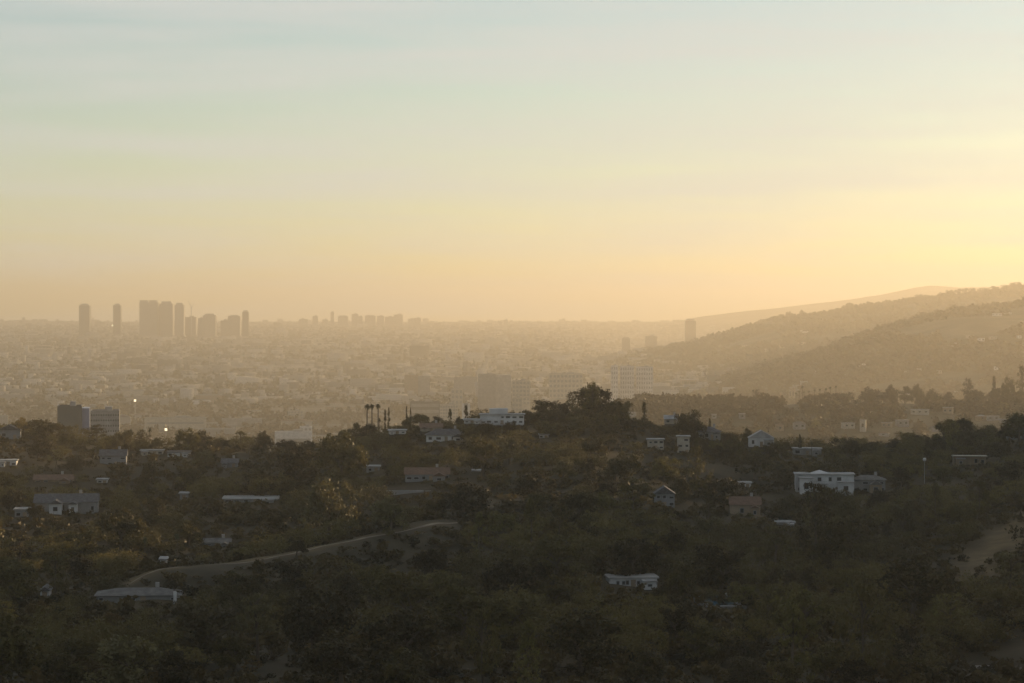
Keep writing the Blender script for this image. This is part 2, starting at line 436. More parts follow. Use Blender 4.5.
# ------------------------------------------------------------------ the ground sheet
def build_ground():
    u = np.concatenate([np.linspace(-1.0, -.235, 110)[:-1], np.linspace(-.235, .235, 560), np.linspace(.235, 1.7, 170)[1:]])
    d = np.concatenate([np.linspace(-250, 380, 60)[:-1], np.geomspace(380, 1300, 330)[:-1], np.geomspace(1300, 18500, 430)])
    U, D = np.meshgrid(u, d, indexing='ij')
    X = U * np.where(D > 600, D, 600 - (600 - D) * 0.35); Y = D
    Z = H(X, Y)
    V = np.stack([X, Y, Z], -1).reshape(-1, 3)
    nu, nd = len(u), len(d)
    I = np.arange(nu * nd).reshape(nu, nd)
    Fc = np.stack([I[:-1, :-1], I[1:, :-1], I[1:, 1:], I[:-1, 1:]], -1).reshape(-1, 4)
    g = mesh_obj('ground', V, Fc, M['ground'])
    g['kind'] = 'structure'
    px = 512 + F * X / np.maximum(Y, 60)
    dr = Y - road_y(px)
    nn = fbm(X, Y, 30, 4)
    spur = sm((px - 100) / 40) * sm((480 - px) / 40) * np.where(dr < 0, np.exp(-(dr / 5.5) ** 2), np.exp(-(dr / 4) ** 2))
    kn = np.exp(-knoll(px, Y))
    patches = sm((fbm(X + 400, Y, 95, 3) - 0.22) / 0.15)
    bare = np.clip(np.maximum.reduce([spur * (1.0 + 1.6 * nn), kn * 1.4, patches * (Y < 900) * 0.30]) + nn * 0.15, 0, 1)
    hills = (Y > 1080) & (Z > np.where(px > 620, 4, 14) + 150 * rise(Y, px) + 2 * nn)
    plain = sm((Y - 1250) / 200)
    for nm, a in (('bare', bare), ('plain', plain), ('hill', hills.astype(float) * ((px > 520) | (Y > 9000)))):
        at_ = g.data.attributes.new(nm, 'FLOAT', 'POINT'); at_.data.foreach_set('value', a.astype(np.float32).ravel())
    g.data.polygons.foreach_set('use_smooth', np.ones(len(Fc), bool))
    return g
build_ground()

# dirt track along the spur
pxs = np.linspace(128, 462, 120)
yr = road_y(pxs) - 3 + 2.5 * np.sin(pxs / 23.0)
xr = at(pxs, yr)
wr = 1.1 + 0.4 * np.sin(pxs / 11.0)
rows = []
for k in (-1, -.33, .33, 1):
    yy = yr + k * wr
    rows.append(np.stack([xr, yy, H(xr, yy) + 0.10 + 0.03 * (k == 0)], -1))
V = np.stack(rows, 1).reshape(-1, 3)
Fc = np.array([(i * 4 + j, i * 4 + j + 1, (i + 1) * 4 + j + 1, (i + 1) * 4 + j) for i in range(119) for j in range(3)])
tr = mesh_obj('dirt_track', V, Fc[:, ::-1], M['dirt']); tr['kind'] = 'structure'
landmark('dirt track', 300, 540)
# pale road at the lower right
pxs = np.linspace(962, 1060, 40); yr = 452 + (pxs - 962) * -0.02 + 1.0 * np.sin(pxs / 14); xr = at(pxs, yr)
rows = [np.stack([xr, yr + k * 3.2, H(xr, yr + k * 3.2) + 0.12], -1) for k in (-1, -.33, .33, 1)]
V = np.stack(rows, 1).reshape(-1, 3)
Fc = np.array([(i * 4 + j, i * 4 + j + 1, (i + 1) * 4 + j + 1, (i + 1) * 4 + j) for i in range(39) for j in range(3)])
rd = mesh_obj('hillside_road', V, Fc[:, ::-1], M['road']); rd['kind'] = 'structure'
CLEAR.append((968, 1024, 648, 664, 452))

# ------------------------------------------------------------------ haze
hx = MB().box(0, 9300, -3, 66000, 19600, 390)
hz_ob = hx.build('haze', None); hz_ob['kind'] = 'stuff'
hm = bpy.data.materials.new('haze air'); hm.use_nodes = True; hm.node_tree.nodes.clear()
_o = hm.node_tree.nodes.new("ShaderNodeOutputMaterial"); _v = hm.node_tree.nodes.new("ShaderNodeVolumePrincipled")
_v.inputs['Color'].default_value = HAZE_COLOR; _v.inputs['Density'].default_value = HAZE_DENSITY
_v.inputs['Anisotropy'].default_value = HAZE_G
hm.node_tree.links.new(_v.outputs['Volume'], _o.inputs['Volume'])
hz_ob.data.materials.append(hm)

# ------------------------------------------------------------------ plants: one of each kind
def leafcloud(rng, cen, rad, n_per, leaf, flat=0.0):
    """leaf-sized faces spread through clumps"""
    k = len(cen); n = k * n_per
    c = np.repeat(cen, n_per, 0); r = np.repeat(rad, n_per, 0)
    d = rng.normal(size=(n, 3)); d /= np.linalg.norm(d, axis=1, keepdims=True)
    p = c + d * r * (rng.random((n, 1)) ** 0.45)
    nrm = d * 0.7 + rng.normal(size=(n, 3)) * 0.8; nrm[:, 2] += flat
    nrm /= np.linalg.norm(nrm, axis=1, keepdims=True)
    a = np.cross(nrm, rng.normal(size=(n, 3))); a /= np.linalg.norm(a, axis=1, keepdims=True)
    b_ = np.cross(nrm, a)
    s = leaf * (0.6 + 0.8 * rng.random((n, 1)))
    a = a * s; b_ = b_ * s * 0.62
    V = np.stack([p - a, p - b_, p + a, p + b_], 1).reshape(-1, 3)
    return V
def crown_oak(rng, flat=1.0):
    lob = []
    for i in range(20):
        th = rng.random() * 6.283; q = rng.random() ** .5
        z = .22 + .60 * rng.random() ** (1 / (.6 + .5 * flat))
        rr = .40 * q * math.sqrt(max(0.05, 1 - ((z - .42) / .56) ** 2))
        lob.append((rr * math.cos(th), rr * math.sin(th), z, .12 + .07 * rng.random()))
    cen, rad = [], []
    for x, y, z, r in lob:
        for j in range(6):
            d = rng.normal(size=3); d /= np.linalg.norm(d); d[2] = abs(d[2]) * .8 - .15
            cen.append((x + d[0] * r * .8, y + d[1] * r * .8, z + d[2] * r * 1.1)); rad.append((r * (.45 + .3 * rng.random()),) * 3)
    V = leafcloud(rng, np.array(cen), np.array(rad), 24, .028)
    return V.reshape(-1, 4, 3)[rng.permutation(len(V) // 4)].reshape(-1, 3)
def crown_tall(rng):
    cen, rad = [], []
    for i in range(62):
        z = .14 + .82 * rng.random(); w = .40 * (1 - ((z - .5) / .55) ** 2) + .05
        th = rng.random() * 6.283; q = rng.random() ** .5
        cen.append((w * q * math.cos(th), w * q * math.sin(th), z)); rad.append((.09 + .05 * rng.random(),) * 2 + (.05 + .025 * rng.random(),))
    return leafcloud(rng, np.array(cen), np.array(rad), 26, .026)
def crown_pine(rng):
    cen, rad = [], []
    for i in range(34):
        lay = rng.integers(0, 4); z = .52 + .13 * lay + .02 * rng.normal(); w = .46 - .09 * lay
        th = rng.random() * 6.283; q = rng.random() ** .45
        cen.append((w * q * math.cos(th), w * q * math.sin(th), z)); rad.append((.12, .12, .045))
    return leafcloud(rng, np.array(cen), np.array(rad), 34, .024, 0.5)
def crown_cone(rng):
    cen, rad = [], []
    for i in range(60):
        z = .12 + .86 * rng.random() ** .8; w = .42 * (1 - z) ** .8 + .03
        th = rng.random() * 6.283; q = rng.random() ** .4
        cen.append((w * q * math.cos(th), w * q * math.sin(th), z)); rad.append((.08, .08, .05))
    return leafcloud(rng, np.array(cen), np.array(rad), 24, .024)
def crown_cypress(rng):
    cen, rad = [], []
    for i in range(44):
        z = .08 + .88 * rng.random(); w = .34 * math.sin(min(1, (1.04 - z) * 2.2) * 1.571) * min(1, .5 + z)
        th = rng.random() * 6.283; q = rng.random() ** .4
        cen.append((w * q * math.cos(th), w * q * math.sin(th), z)); rad.append((.16, .16, .06))
    return leafcloud(rng, np.array(cen), np.array(rad), 22, .045)
def crown_shrub(rng):
    cen, rad = [], []
    for i in range(26):
        th = rng.random() * 6.283; q = rng.random() ** .5; z = .15 + .6 * rng.random() * (1 - q * .6)
        cen.append((.40 * q * math.cos(th), .40 * q * math.sin(th), z)); rad.append((.14, .14, .14))
    return leafcloud(rng, np.array(cen), np.array(rad), 22, .045)
def trunk_mesh(rng, hgt, r0, limbs, lean=.04):
    mb = MB(); top = (lean * rng.normal(), lean * rng.normal(), hgt)
    mid = (top[0] * .4 + .01 * rng.normal(), top[1] * .4, hgt * .5)
    mb.tube([(0, 0, -.12), (0, 0, 0), mid, top], [r0 * 1.3, r0 * 1.1, r0 * .8, r0 * .55], 7)
    for i in range(limbs):
        th = 6.283 * (i + .5 * rng.random()) / limbs; ln = .18 + .12 * rng.random(); z0 = hgt * (.55 + .4 * rng.random())
        f = z0 / hgt; s = (top[0] * f, top[1] * f, z0)
        e = (s[0] + ln * math.cos(th), s[1] + ln * math.sin(th), z0 + ln * (.6 + .5 * rng.random()))
        m_ = ((s[0] * .55 + e[0] * .45), (s[1] * .55 + e[1] * .45), (s[2] + e[2]) / 2 + .03)
        mb.tube([s, m_, e], [r0 * .5, r0 * .32, r0 * .12], 5)
    return mb
def palm_parts(rng, fr=.115):
    mb = MB(); ln = .015 * rng.normal()
    mb.tube([(0, 0, -.1), (0, 0, 0), (ln, 0, .45), (ln * 1.6, 0, .9)], [.030, .022, .015, .012], 7)
    V, Fc = [], []
    tip = np.array([ln * 1.6, 0, .9])
    for i in range(34):
        th = 6.283 * i / 34 + .2 * rng.random(); el = rng.uniform(-.9, 1.25); L_ = fr * (.8 + .4 * rng.random())
        d = np.array([math.cos(th), math.sin(th), 0]); sd = np.array([-math.sin(th), math.cos(th), 0]); P = []
        for j in range(5):
            q = j / 4; r = L_ * q * math.cos(el * .9 + 0 * q); z = L_ * q * math.sin(el) - .07 * q * q
            w = (.006, .022, .026, .016, .002)[j] * fr / .115
            c_ = tip + d * r + np.array([0, 0, z + .01]); P += [c_ - sd * w + np.array([0, 0, -w * .5]), c_ + sd * w + np.array([0, 0, -w * .5])]
        n = len(V); V += P; Fc += [(n + 2 * j, n + 2 * j + 1, n + 2 * j + 3, n + 2 * j + 2) for j in range(4)]
    return mb, np.array(V), np.array(Fc)
def quads(n): return np.arange(4 * n).reshape(-1, 4)
PROTO = {}
def make_proto(key, name, cat, crownV, faces, mb, leafm):
    t = bpy.data.objects.new(name, None); COL.objects.link(t)
    tk = mb.build('trunk', M['bark'], t)
    cr = mesh_obj('crown', crownV, faces, leafm, t)
    cr.material_slots[0].link = 'OBJECT'; cr.material_slots[0].material = leafm
    PROTO.setdefault(key, []).append([t, tk, cr, False])
for i in range(5):
    g = np.random.default_rng(100 + i)
    V = crown_oak(g, 1.0 if i < 3 else .7); make_proto('oak', 'broad_tree', 'tree', V, quads(len(V) // 4), trunk_mesh(g, .5, .034, 6), M['oak_dark'])
for i in range(3):
    g = np.random.default_rng(200 + i)
    V = crown_tall(g); make_proto('tall', 'tall_tree', 'tree', V, quads(len(V) // 4), trunk_mesh(g, .8, .026, 8), M['oak_olive'])
for i in range(2):
    g = np.random.default_rng(300 + i)
    V = crown_pine(g); make_proto('pine', 'pine_tree', 'tree', V, quads(len(V) // 4), trunk_mesh(g, .85, .028, 7), M['oak_dark'])
    V = crown_cone(g); make_proto('cone', 'conifer_tree', 'tree', V, quads(len(V) // 4), trunk_mesh(g, .9, .026, 5, .01), M['oak_dark'])
    V = crown_cypress(g); make_proto('cypress', 'cypress_tree', 'cypress', V, quads(len(V) // 4), trunk_mesh(g, .7, .05, 3, .01), M['oak_dark'])
for i in range(3):
    g = np.random.default_rng(400 + i)
    mb, V, Fc = palm_parts(g); make_proto('palm', 'palm_tree', 'palm', V, Fc, mb, M['palmleaf'])
    mb, V, Fc = palm_parts(g, .088); make_proto('fan', 'fan_palm_tree', 'palm', V, Fc, mb, M['palmleaf'])
for i in range(3):
    g = np.random.default_rng(500 + i)
    V = crown_shrub(g); make_proto('shrub', 'shrub', 'shrub', V, quads(len(V) // 4), trunk_mesh(g, .4, .03, 5), M['oak_olive'])
SHAPE = {'oak': 'round broad tree', 'tall': 'loose tall tree', 'pine': 'flat layered pine', 'cone': 'cone shaped conifer', 'cypress': 'slim cypress', 'palm': 'palm', 'fan': 'slim fan palm', 'shrub': 'low shrub'}
TONE = {'oak_dark': 'dark green', 'oak_olive': 'olive green', 'grey': 'grey green', 'golden': 'golden brown', 'palmleaf': 'dark'}
CATS = {'cypress': 'cypress', 'palm': 'palm', 'fan': 'palm', 'shrub': 'shrub'}
def plant(kind, x, y, z, w, h, tone, px, py, desc=None, label=None, group=None, wscale=None):
    """copy a plant of the kind: crown width w and height h in metres"""
    pr = R.choice(PROTO[kind])
    if not pr[3]: t, tk, cr = pr[0], pr[1], pr[2]; pr[3] = True
    else:
        t = pr[0].copy(); COL.objects.link(t)
        tk = pr[1].copy(); COL.objects.link(tk); tk.parent = t
        cr = pr[2].copy(); COL.objects.link(cr); cr.parent = t
    for k in ('label', 'category', 'group'):
        if k in t: del t[k]
    t.location = (x, y, z)
    t.scale = (w, w, h)
    t.rotation_euler = (0, 0, R.uniform(0, 6.28))
    cr.material_slots[0].link = 'OBJECT'; cr.material_slots[0].material = M[tone]
    t['category'] = CATS.get(kind, 'tree')
    if group: t['group'] = group
    if label: t['label'] = label
    sz = ('small ' if h < 6 else 'tall ' if h > 13 and kind not in ('tall',) else '') if kind in ('oak', 'pine', 'cone', 'palm', 'cypress') else ''
    THINGS.append(dict(o=t, desc=desc or f"{sz}{TONE[tone]} {SHAPE[kind]}", px=px, py=py, label=label))
    return t
PLACED = []      # px, py centre, half sizes: spacing of crowns in view
def plant_px(kind, px, top, wpx, y, tone, group, base=None, desc=None, label=None):
    """a plant whose crown top stands in line with a given row, rooted on the ground at depth y"""
    x = at(px, y); z = h1(x, y)
    ztop = CAMH - (top - HZ) / F * y
    h = ztop - z; wm = wpx * y / F
    if kind in ('oak', 'shrub', 'pine'): h = min(max(h, wm * .55), max(wm * 1.7, 14))
    if kind in ('tall',): h = min(max(h, wm * .8), 30)
    if h < 2.5: h = 2.5
    if kind in ('palm', 'fan'): wm = h * (.8 if kind == 'palm' else 1.0)
    z0 = max(z - .3, ztop - h) if kind not in ('palm', 'fan') else z - .2
    if z0 > z: h += z0 - z; z0 = z - .2; h = ztop - z0
    t = plant(kind, x, y, z0, wm, h, tone, px, top + .5 * h * F / y, desc, label, group)
    PLACED.append((px, top + .35 * h * F / y, wpx * .5, .35 * h * F / y))
    return t

# ------------------------------------------------------------------ houses
def win(t, x, y, z, w, h, pane=None):
    """a window on a front wall at local y: frame with its pane, a child of the house"""
    f = MB()
    e = .12
    f.box(x, y - .03, z, w, .12, e); f.box(x, y - .03, z + h - e, w, .12, e)
    f.box(x - w / 2 + e / 2, y - .03, z + e, e, .12, h - 2 * e); f.box(x + w / 2 - e / 2, y - .03, z + e, e, .12, h - 2 * e)
    fo = f.build('window', M['frame'], t)
    MB().box(x, y - .01, z + e, w - 2 * e, .06, h - 2 * e).build('pane', M[pane or 'glass'], fo)
    return fo
def door(t, x, y, z, w=1.1, h=2.1, m='tan'):
    d = MB().box(x, y - .04, z, w, .1, h).build('door', M[m], t)
    MB().box(x + w * .36, y - .12, z + 1.0, .08, .06, .16).build('handle', M['steel'], d)
HOUSES = []
def house(px, base, wpx, hpx, label, wall='white', roof='flat', rm='roof_dark', nwin=4, storeys=1, y=None, rz=0.0, depth=None, clear=True, wings=(), extra=None, lm=None, cat='house', roofh=2.4, group=None, name='house', skirt=7, dtop=0):
    q = ray(px, base)
    if q and q[0] < 1060: y = q[0] + 2
    elif y is None: y = 900.0
    s = y / F; W = wpx * s; Ht = hpx * s; D = depth or max(7.0, min(13.0, W * .5))
    if not wings and 15 <= wpx < 60 and storeys == 1 and roof != 'front':
        sd = -1 if int(px) % 2 else 1
        wings = ((sd * wpx * .30, wpx * .26, hpx * .82, wall, 'front' if roof != 'flat' else 'flat'),)
    zb = CAMH - (base - HZ) * s
    x = at(px, y)
    t = thing(name, cat, (x, y + D / 2, zb), rz - math.atan2(x, y) * .6, label=label, px=px, py=base - hpx / 2, group=group)
    fy = -D / 2
    gz = min(h1(x, y + D), h1(x - W / 2, y), h1(x + W / 2, y), h1(x, y)) - zb - 1.5
    sk = min(-1.5, max(gz, -14))
    wb = MB().box(0, 0, 0, W, D, Ht)
    wb.build('wall', M[wall], t)
    MB().box(0, .05, sk, W - .3, D - .3, -sk - .003).build('foundation', M['foundation'], t)
    r = MB()
    if roof == 'flat': r.box(0, 0, Ht + .003, W + .9, D + .9, .38)
    elif roof == 'hip': r.hip(0, 0, Ht + .003, W + 1.2, D + 1.2, roofh)
    elif roof == 'gable': r.gable(0, 0, Ht + .003, W + .8, D + 1.0, roofh, 'x')
    elif roof == 'front': r.gable(0, 0, Ht + .003, W + .8, D + 1.0, roofh, 'y')
    ro = r.build('roof', M[rm], t)
    if roof in ('hip', 'gable'):
        MB().box(W * .22, .6, Ht + .8, .9, .9, roofh + .3).build('chimney', M['concrete'], ro)
    rr = random.Random(int(px * 7 + base))
    sh = Ht / storeys
    for st in range(storeys):
        for i in range(nwin):
            cx = -W / 2 + W * (i + .5) / nwin
            if st == 0 and i == nwin // 2: door(t, cx, fy, .05, 1.2, min(2.1, sh * .85)); continue
            if rr.random() < .22: continue
            ww = min(W / nwin * .7, 1.0 + 1.8 * rr.random()); hh = sh * (.36 + .16 * rr.random())
            win(t, cx + rr.uniform(-.2, .2), fy, st * sh + sh * .32, ww, hh)
    for (dx, w2, h2, wm, rf) in wings:
        d2 = D * .55
        wo = MB().box(dx * s, fy - d2 / 2 - .005, -.02, w2 * s, d2, h2 * s).build('wing', M[wm], t)
        q = MB()
        if rf == 'front': q.gable(dx * s, fy - d2 / 2 - .3, h2 * s + .003, w2 * s + .6, d2 + .7, w2 * s * .32, 'y')
        else: q.box(dx * s, fy - d2 / 2 - .2, h2 * s + .003, w2 * s + .5, d2 + .5, .3)
        q.build('roof', M[rm if rf == 'front' else 'roof_pale'], wo)
        win(t, dx * s, fy - d2 - .005, h2 * s * .35, min(1.8, w2 * s * .4), h2 * s * .4)
        MB().box(dx * s, fy - d2 / 2, -6, w2 * s - .3, d2 - .3, 5.97).build('foundation', M['foundation'], t)
    if extra: extra(t, W, D, Ht, s, fy)
    if clear: CLEAR.append((px - wpx / 2, px + wpx / 2, base - hpx - 3 - dtop, base - .35 * hpx, y))
    HOUSES.append((px, base, wpx, hpx, y))
    if lm: landmark(lm, px, base - hpx / 2)
    return t

# white modern house on the ridge
def ex_ridge(t, W, D, Ht, s, fy):
    MB().box(-W * .08, .5, Ht + .4, W * .42, D * .6, 1.9).build('upper_storey', M['white'], t)
    MB().box(0, fy - 1.6, -.2, W * .96, 3.0, .22).build('deck', M['roof_pale'], t)
    r = MB()
    for i in range(12): r.box(-W * .46 + W * .92 * i / 11, fy - 2.95, .025, .1, .1, .95)
    r.box(0, fy - 2.95, .98, W * .94, .12, .09); r.build('railing', M['steel'], t)
    for i in range(7): MB().box(-W * .42 + W * .84 * i / 6, fy - 2.5, -4.5, .3, .3, 4.29).build('deck_post', M['concrete'], t)
house(502, 424.5, 44, 9.5, 'wide white modern house with flat roof standing on the ridge top', 'white', 'flat', 'roof_pale', 7, 2, y=905, extra=ex_ridge, lm='white ridge house', dtop=5)
house(472, 423.5, 16, 3.2, 'low white annex beside the wide white modern ridge house', 'white', 'flat', 'roof_pale', 3, 1, y=900, wings=(), lm='white annex')
house(446, 442, 40, 6.8, 'white walled house with dark hip roof and chimney below the ridge house', 'white', 'hip', 'roof_dark', 5, 1, y=890, roofh=2.3, lm='dark hip roofed house', dtop=6)
house(431, 431, 22, 3.4, 'small house with brown roof behind the dark hip roofed house', 'cream', 'gable', 'roof_red', 3, 1, y=925, roofh=1.6, lm='brown roofed cottage', dtop=4)
house(397, 434, 17, 3.2, 'low pale flat house under the three tall palms', 'white', 'flat', 'roof_pale', 3, 1, y=915, lm='low pale house')
# left hand slope
house(64, 514, 62, 11.5, 'cream house with dark roof and two small white gables on the shaded slope', 'grey_wall', 'gable', 'roof_dark', 6, 1, roofh=2.6, wings=((-9, 12, 11.5, 'white', 'front'), (8, 8, 11, 'white', 'front')), lm='twin gabled house', dtop=8, y=800)
house(20, 519, 13, 9, 'small pale cottage beside the twin gabled house', 'grey_wall', 'flat', 'roof_pale', 2, 1, y=785, lm='pale cottage')
def ex_fascia(t, W, D, Ht, s, fy):
    MB().box(0, fy - .5, Ht - .15, W + 1.0, .14, .55).build('fascia', M['white'], t)
house(250, 503.5, 54, 5.0, 'long low house with bright white flat roof edge and dark glazing', 'grey_wall', 'flat', 'concrete', 6, 1, extra=ex_fascia, lm='long white edged house', y=815)
house(183, 501, 8, 7, 'tiny grey hut standing alone among dark trees', 'grey_wall', 'flat', 'roof_pale', 1, 1, lm='grey hut', y=812)
house(101, 483.5, 10, 3.4, 'tiny bright white shed above the twin gabled house', 'white', 'flat', 'roof_pale', 2, 1, lm='white shed', y=850)
house(7, 467, 16, 6, 'white flat roofed house cut by the photo edge', 'white', 'flat', 'roof_pale', 3, 1, lm='edge white house', y=880)
house(8, 440, 22, 10, 'dark house with lit gable window on the crest', 'bluegrey', 'front', 'roof_dark', 2, 1, lm='dark crest house', y=945, roofh=2.2, dtop=6)
house(112, 466, 26, 10, 'blue grey two storey house half hidden below the slab office', 'bluegrey', 'gable', 'roof_dark', 4, 2, lm='blue grey house', y=885, dtop=7)
house(151, 455.5, 22, 4.6, 'low row house with pale bays behind trees near the floodlight', 'cream', 'flat', 'roof_pale', 4, 1, lm='pale bay house', y=925)
house(178, 457, 22, 4.6, 'low white house with broken roof line next to the pale bay house', 'white', 'flat', 'roof_dark', 4, 1, lm='broken roofed house', y=920)
house(229, 468, 16, 5, 'dim blue grey bungalow half lost between trees', 'bluegrey', 'gable', 'roof_dark', 2, 1, y=875, roofh=1.6, lm='dim bungalow', dtop=4)
house(52, 483, 38, 3.2, 'long dark bungalow with reddish roof above the twin gabled house', 'tan', 'gable', 'roof_red', 5, 1, y=848, roofh=1.7, lm='reddish bungalow', dtop=4)
house(372.5, 473, 13, 6, 'small grey box house with pale roof slab in dense trees', 'grey_wall', 'flat', 'roof_pale', 2, 1, y=865, lm='grey box house')
house(427, 482, 44, 7.5, 'wide brown roofed house with porch and grey bays mid slope', 'bluegrey', 'gable', 'roof_red', 6, 1, y=850, roofh=2.2, wings=((12, 12, 6.5, 'grey_wall', 'front'),), lm='brown porch house', dtop=7)
house(477, 474, 9, 2.6, 'very small pale roofed hut between round trees', 'tan', 'flat', 'roof_pale', 1, 1, y=862, lm='small tan hut')
# centre and right of the ridge
house(544, 439, 9, 4, 'tiny white house front under the big dark ridge trees', 'white', 'flat', 'roof_pale', 2, 1, y=880, lm='tiny white front')
house(656, 450, 16, 10, 'white house with tall end wall below the lone cypress', 'cream', 'flat', 'roof_pale', 3, 2, y=920, lm='white end wall house')
house(684, 455, 12, 18, 'narrow three storey white house with stacked balconies', 'cream', 'flat', 'roof_pale', 2, 3, y=918, lm='stacked balcony house')
house(672, 424, 14, 5, 'pale house front just behind the spreading ridge tree', 'cream', 'gable', 'roof_pale', 2, 1, y=985, roofh=1.5, lm='pale house front', clear=True)
house(710, 440, 22, 8, 'grey roofed house to one side of the spreading ridge tree', 'grey_wall', 'hip', 'roof_dark', 4, 1, y=945, roofh=2.0, lm='grey roofed house', dtop=5)
house(762, 447, 25, 9, 'white house with steep front gable among yellow green trees', 'white', 'front', 'roof_pale', 3, 1, y=950, roofh=3.0, wings=((7, 9, 7, 'grey_wall', 'flat'),), lm='steep gabled house', dtop=9)
house(665, 508, 20, 14, 'shaded blue grey house with white trim deep in trees', 'bluegrey', 'front', 'roof_dark', 3, 2, y=790, roofh=2.4, lm='shaded trim house', dtop=5)
house(745, 487.5, 13, 4, 'small white flat house above the brown chimney house', 'white', 'flat', 'roof_pale', 2, 1, y=840, lm='small flat house')
house(746, 517, 30, 12, 'brown house with pale chimney and white window bay', 'tan', 'gable', 'roof_red', 4, 1, y=770, roofh=2.6, lm='brown chimney house', dtop=8)
def ex_big(t, W, D, Ht, s, fy):
    MB().box(-W * .17, fy - 1.3, Ht * .52, W * .42, 2.5, .2).build('balcony', M['roof_pale'], t)
    r = MB()
    for i in range(10): r.box(-W * .17 - W * .2 + W * .4 * i / 9, fy - 2.45, Ht * .52 + .203, .08, .08, .9)
    r.box(-W * .17, fy - 2.45, Ht * .52 + 1.11, W * .41, .1, .08); r.build('railing', M['steel'], t)
    MB().hip(-W * .08, .4, Ht + .39, W * .3, D * .6, 1.1).build('roof_lantern', M['white'], t)
house(826, 494, 58, 19, 'big white two storey house with flat roof and balcony on the right slope', 'white', 'flat', 'roof_pale', 6, 2, y=800, wings=((20, 15, 12.5, 'white', 'flat'), (-19, 13, 16.5, 'white', 'flat')), extra=ex_big, lm='big white house', dtop=4)
house(870, 493, 32, 13, 'tan house with curved bays joined to the big white house', 'grey_wall', 'hip', 'roof_grey', 4, 2, y=803, roofh=1.6, wings=((6, 12, 9, 'tan', 'front'),), lm='tan bay house', dtop=5)
house(808, 456, 28, 7, 'pale house with white window in front of the ridge oaks', 'grey_wall', 'flat', 'roof_pale', 3, 1, y=940, lm='white window house')
def ex_stilt(t, W, D, Ht, s, fy):
    for i in range(5): MB().box(-W * .45 + W * .9 * i / 4, fy - 2.6, -9, .3, .3, 8.79 + Ht + .2).build('stilt', M['tan'], t)
    MB().box(0, fy - 1.5, -.22, W, 2.9, .2).build('deck', M['tan'], t)
    MB().box(0, fy - 1.5, Ht + .4, W * 1.02, 3.0, .2).build('porch_roof', M['cream'], t)
house(971, 466, 32, 9, 'tan house on tall stilts with a covered deck', 'tan', 'flat', 'cream', 5, 1, y=850, extra=ex_stilt, lm='stilt house', dtop=2)
CLEAR.append((955, 988, 452, 480, 850))
house(1016, 440, 14, 5, 'small bluish roofed house at the far edge of the ridge', 'bluegrey', 'flat', 'roof_pale', 2, 1, y=985, lm='bluish edge house')
# lower slope
def ex_low(t, W, D, Ht, s, fy):
    MB().box(W * .32, fy - 2.5, -.3, W * .3, 5, .3).build('terrace', M['concrete'], t)
    MB().box(W * .46, fy - 4.6, .003, .7, .7, 3.0).build('gate_pillar', M['white'], t)
house(136, 603, 82, 7.5, 'long low grey house with patchy pale roof at the valley bottom', 'grey_wall', 'hip', 'roof_grey', 8, 1, roofh=1.3, extra=ex_low, lm='valley house', dtop=6, y=560)
house(632, 588, 48, 9.5, 'long pale building with a strip of dark windows in the valley', 'white', 'flat', 'concrete', 9, 1, lm='long strip building', y=592, rz=.12)
house(216, 547, 26, 4.5, 'low bluish roofed house behind the crest of the dirt track', 'bluegrey', 'gable', 'roof_grey', 3, 1, roofh=1.0, lm='bluish roofed house', y=690)
house(162, 566, 6, 6, 'tiny white cabin beside the dirt track', 'white', 'flat', 'roof_pale', 1, 1, lm='white cabin', y=640)
house(43, 597, 9, 6, 'tiny bright outbuilding beside the golden valley shrubs', 'white', 'front', 'roof_dark', 1, 1, roofh=1.0, lm='bright outbuilding', y=575)
house(786, 527, 18, 4, 'pale terrace house under the big white house', 'grey_wall', 'flat', 'roof_pale', 3, 1, lm='pale terrace house', y=730)
# swimming pool with its deck
q = ray(717, 604); py_ = q[0]; xx = at(717, py_)
t = thing('swimming_pool', 'pool', (xx, py_, q[1] + .9), .05, label='blue swimming pool with pale paved rim in the valley trees', px=717, py=603)
MB().box(0, 0, -3, 10, 26, 2.99).build('deck', M['roof_grey'], t)
e = MB(); e.box(0, -12.2, 0, 8, .8, .18).box(0, 12.2, 0, 8, .8, .18).box(-3.6, 0, 0, .8, 23.5, .18).box(3.6, 0, 0, .8, 23.5, .18)
e.build('rim', M['concrete'], t); MB().box(0, 0, .01, 6.3, 23.4, .05).build('water', M['water'], t)
landmark('blue pool', 717, 603); CLEAR.append((702, 732, 598, 606, py_ - 15))
# terrace wall
q = ray(405, 494); t = thing('terrace_wall', 'wall', (at(405, q[0]), q[0], q[1] - .3), 0, label='low pale terrace wall with steps below the brown porch house', px=405, py=492)
MB().box(0, 0, -2, 12, .5, 3.2).build('wall', M['concrete'], t); MB().box(0, -.05, 1.203, 12.4, .7, .2).build('coping', M['roof_pale'], t)
st_ = MB()
for i in range(5): st_.box(7.5, .3 * i, -2, 2, .3, 2.0 + .3 * i)
st_.build('step', M['concrete'], t); CLEAR.append((397, 415, 488, 494, q[0])); landmark('terrace wall', 405, 492)
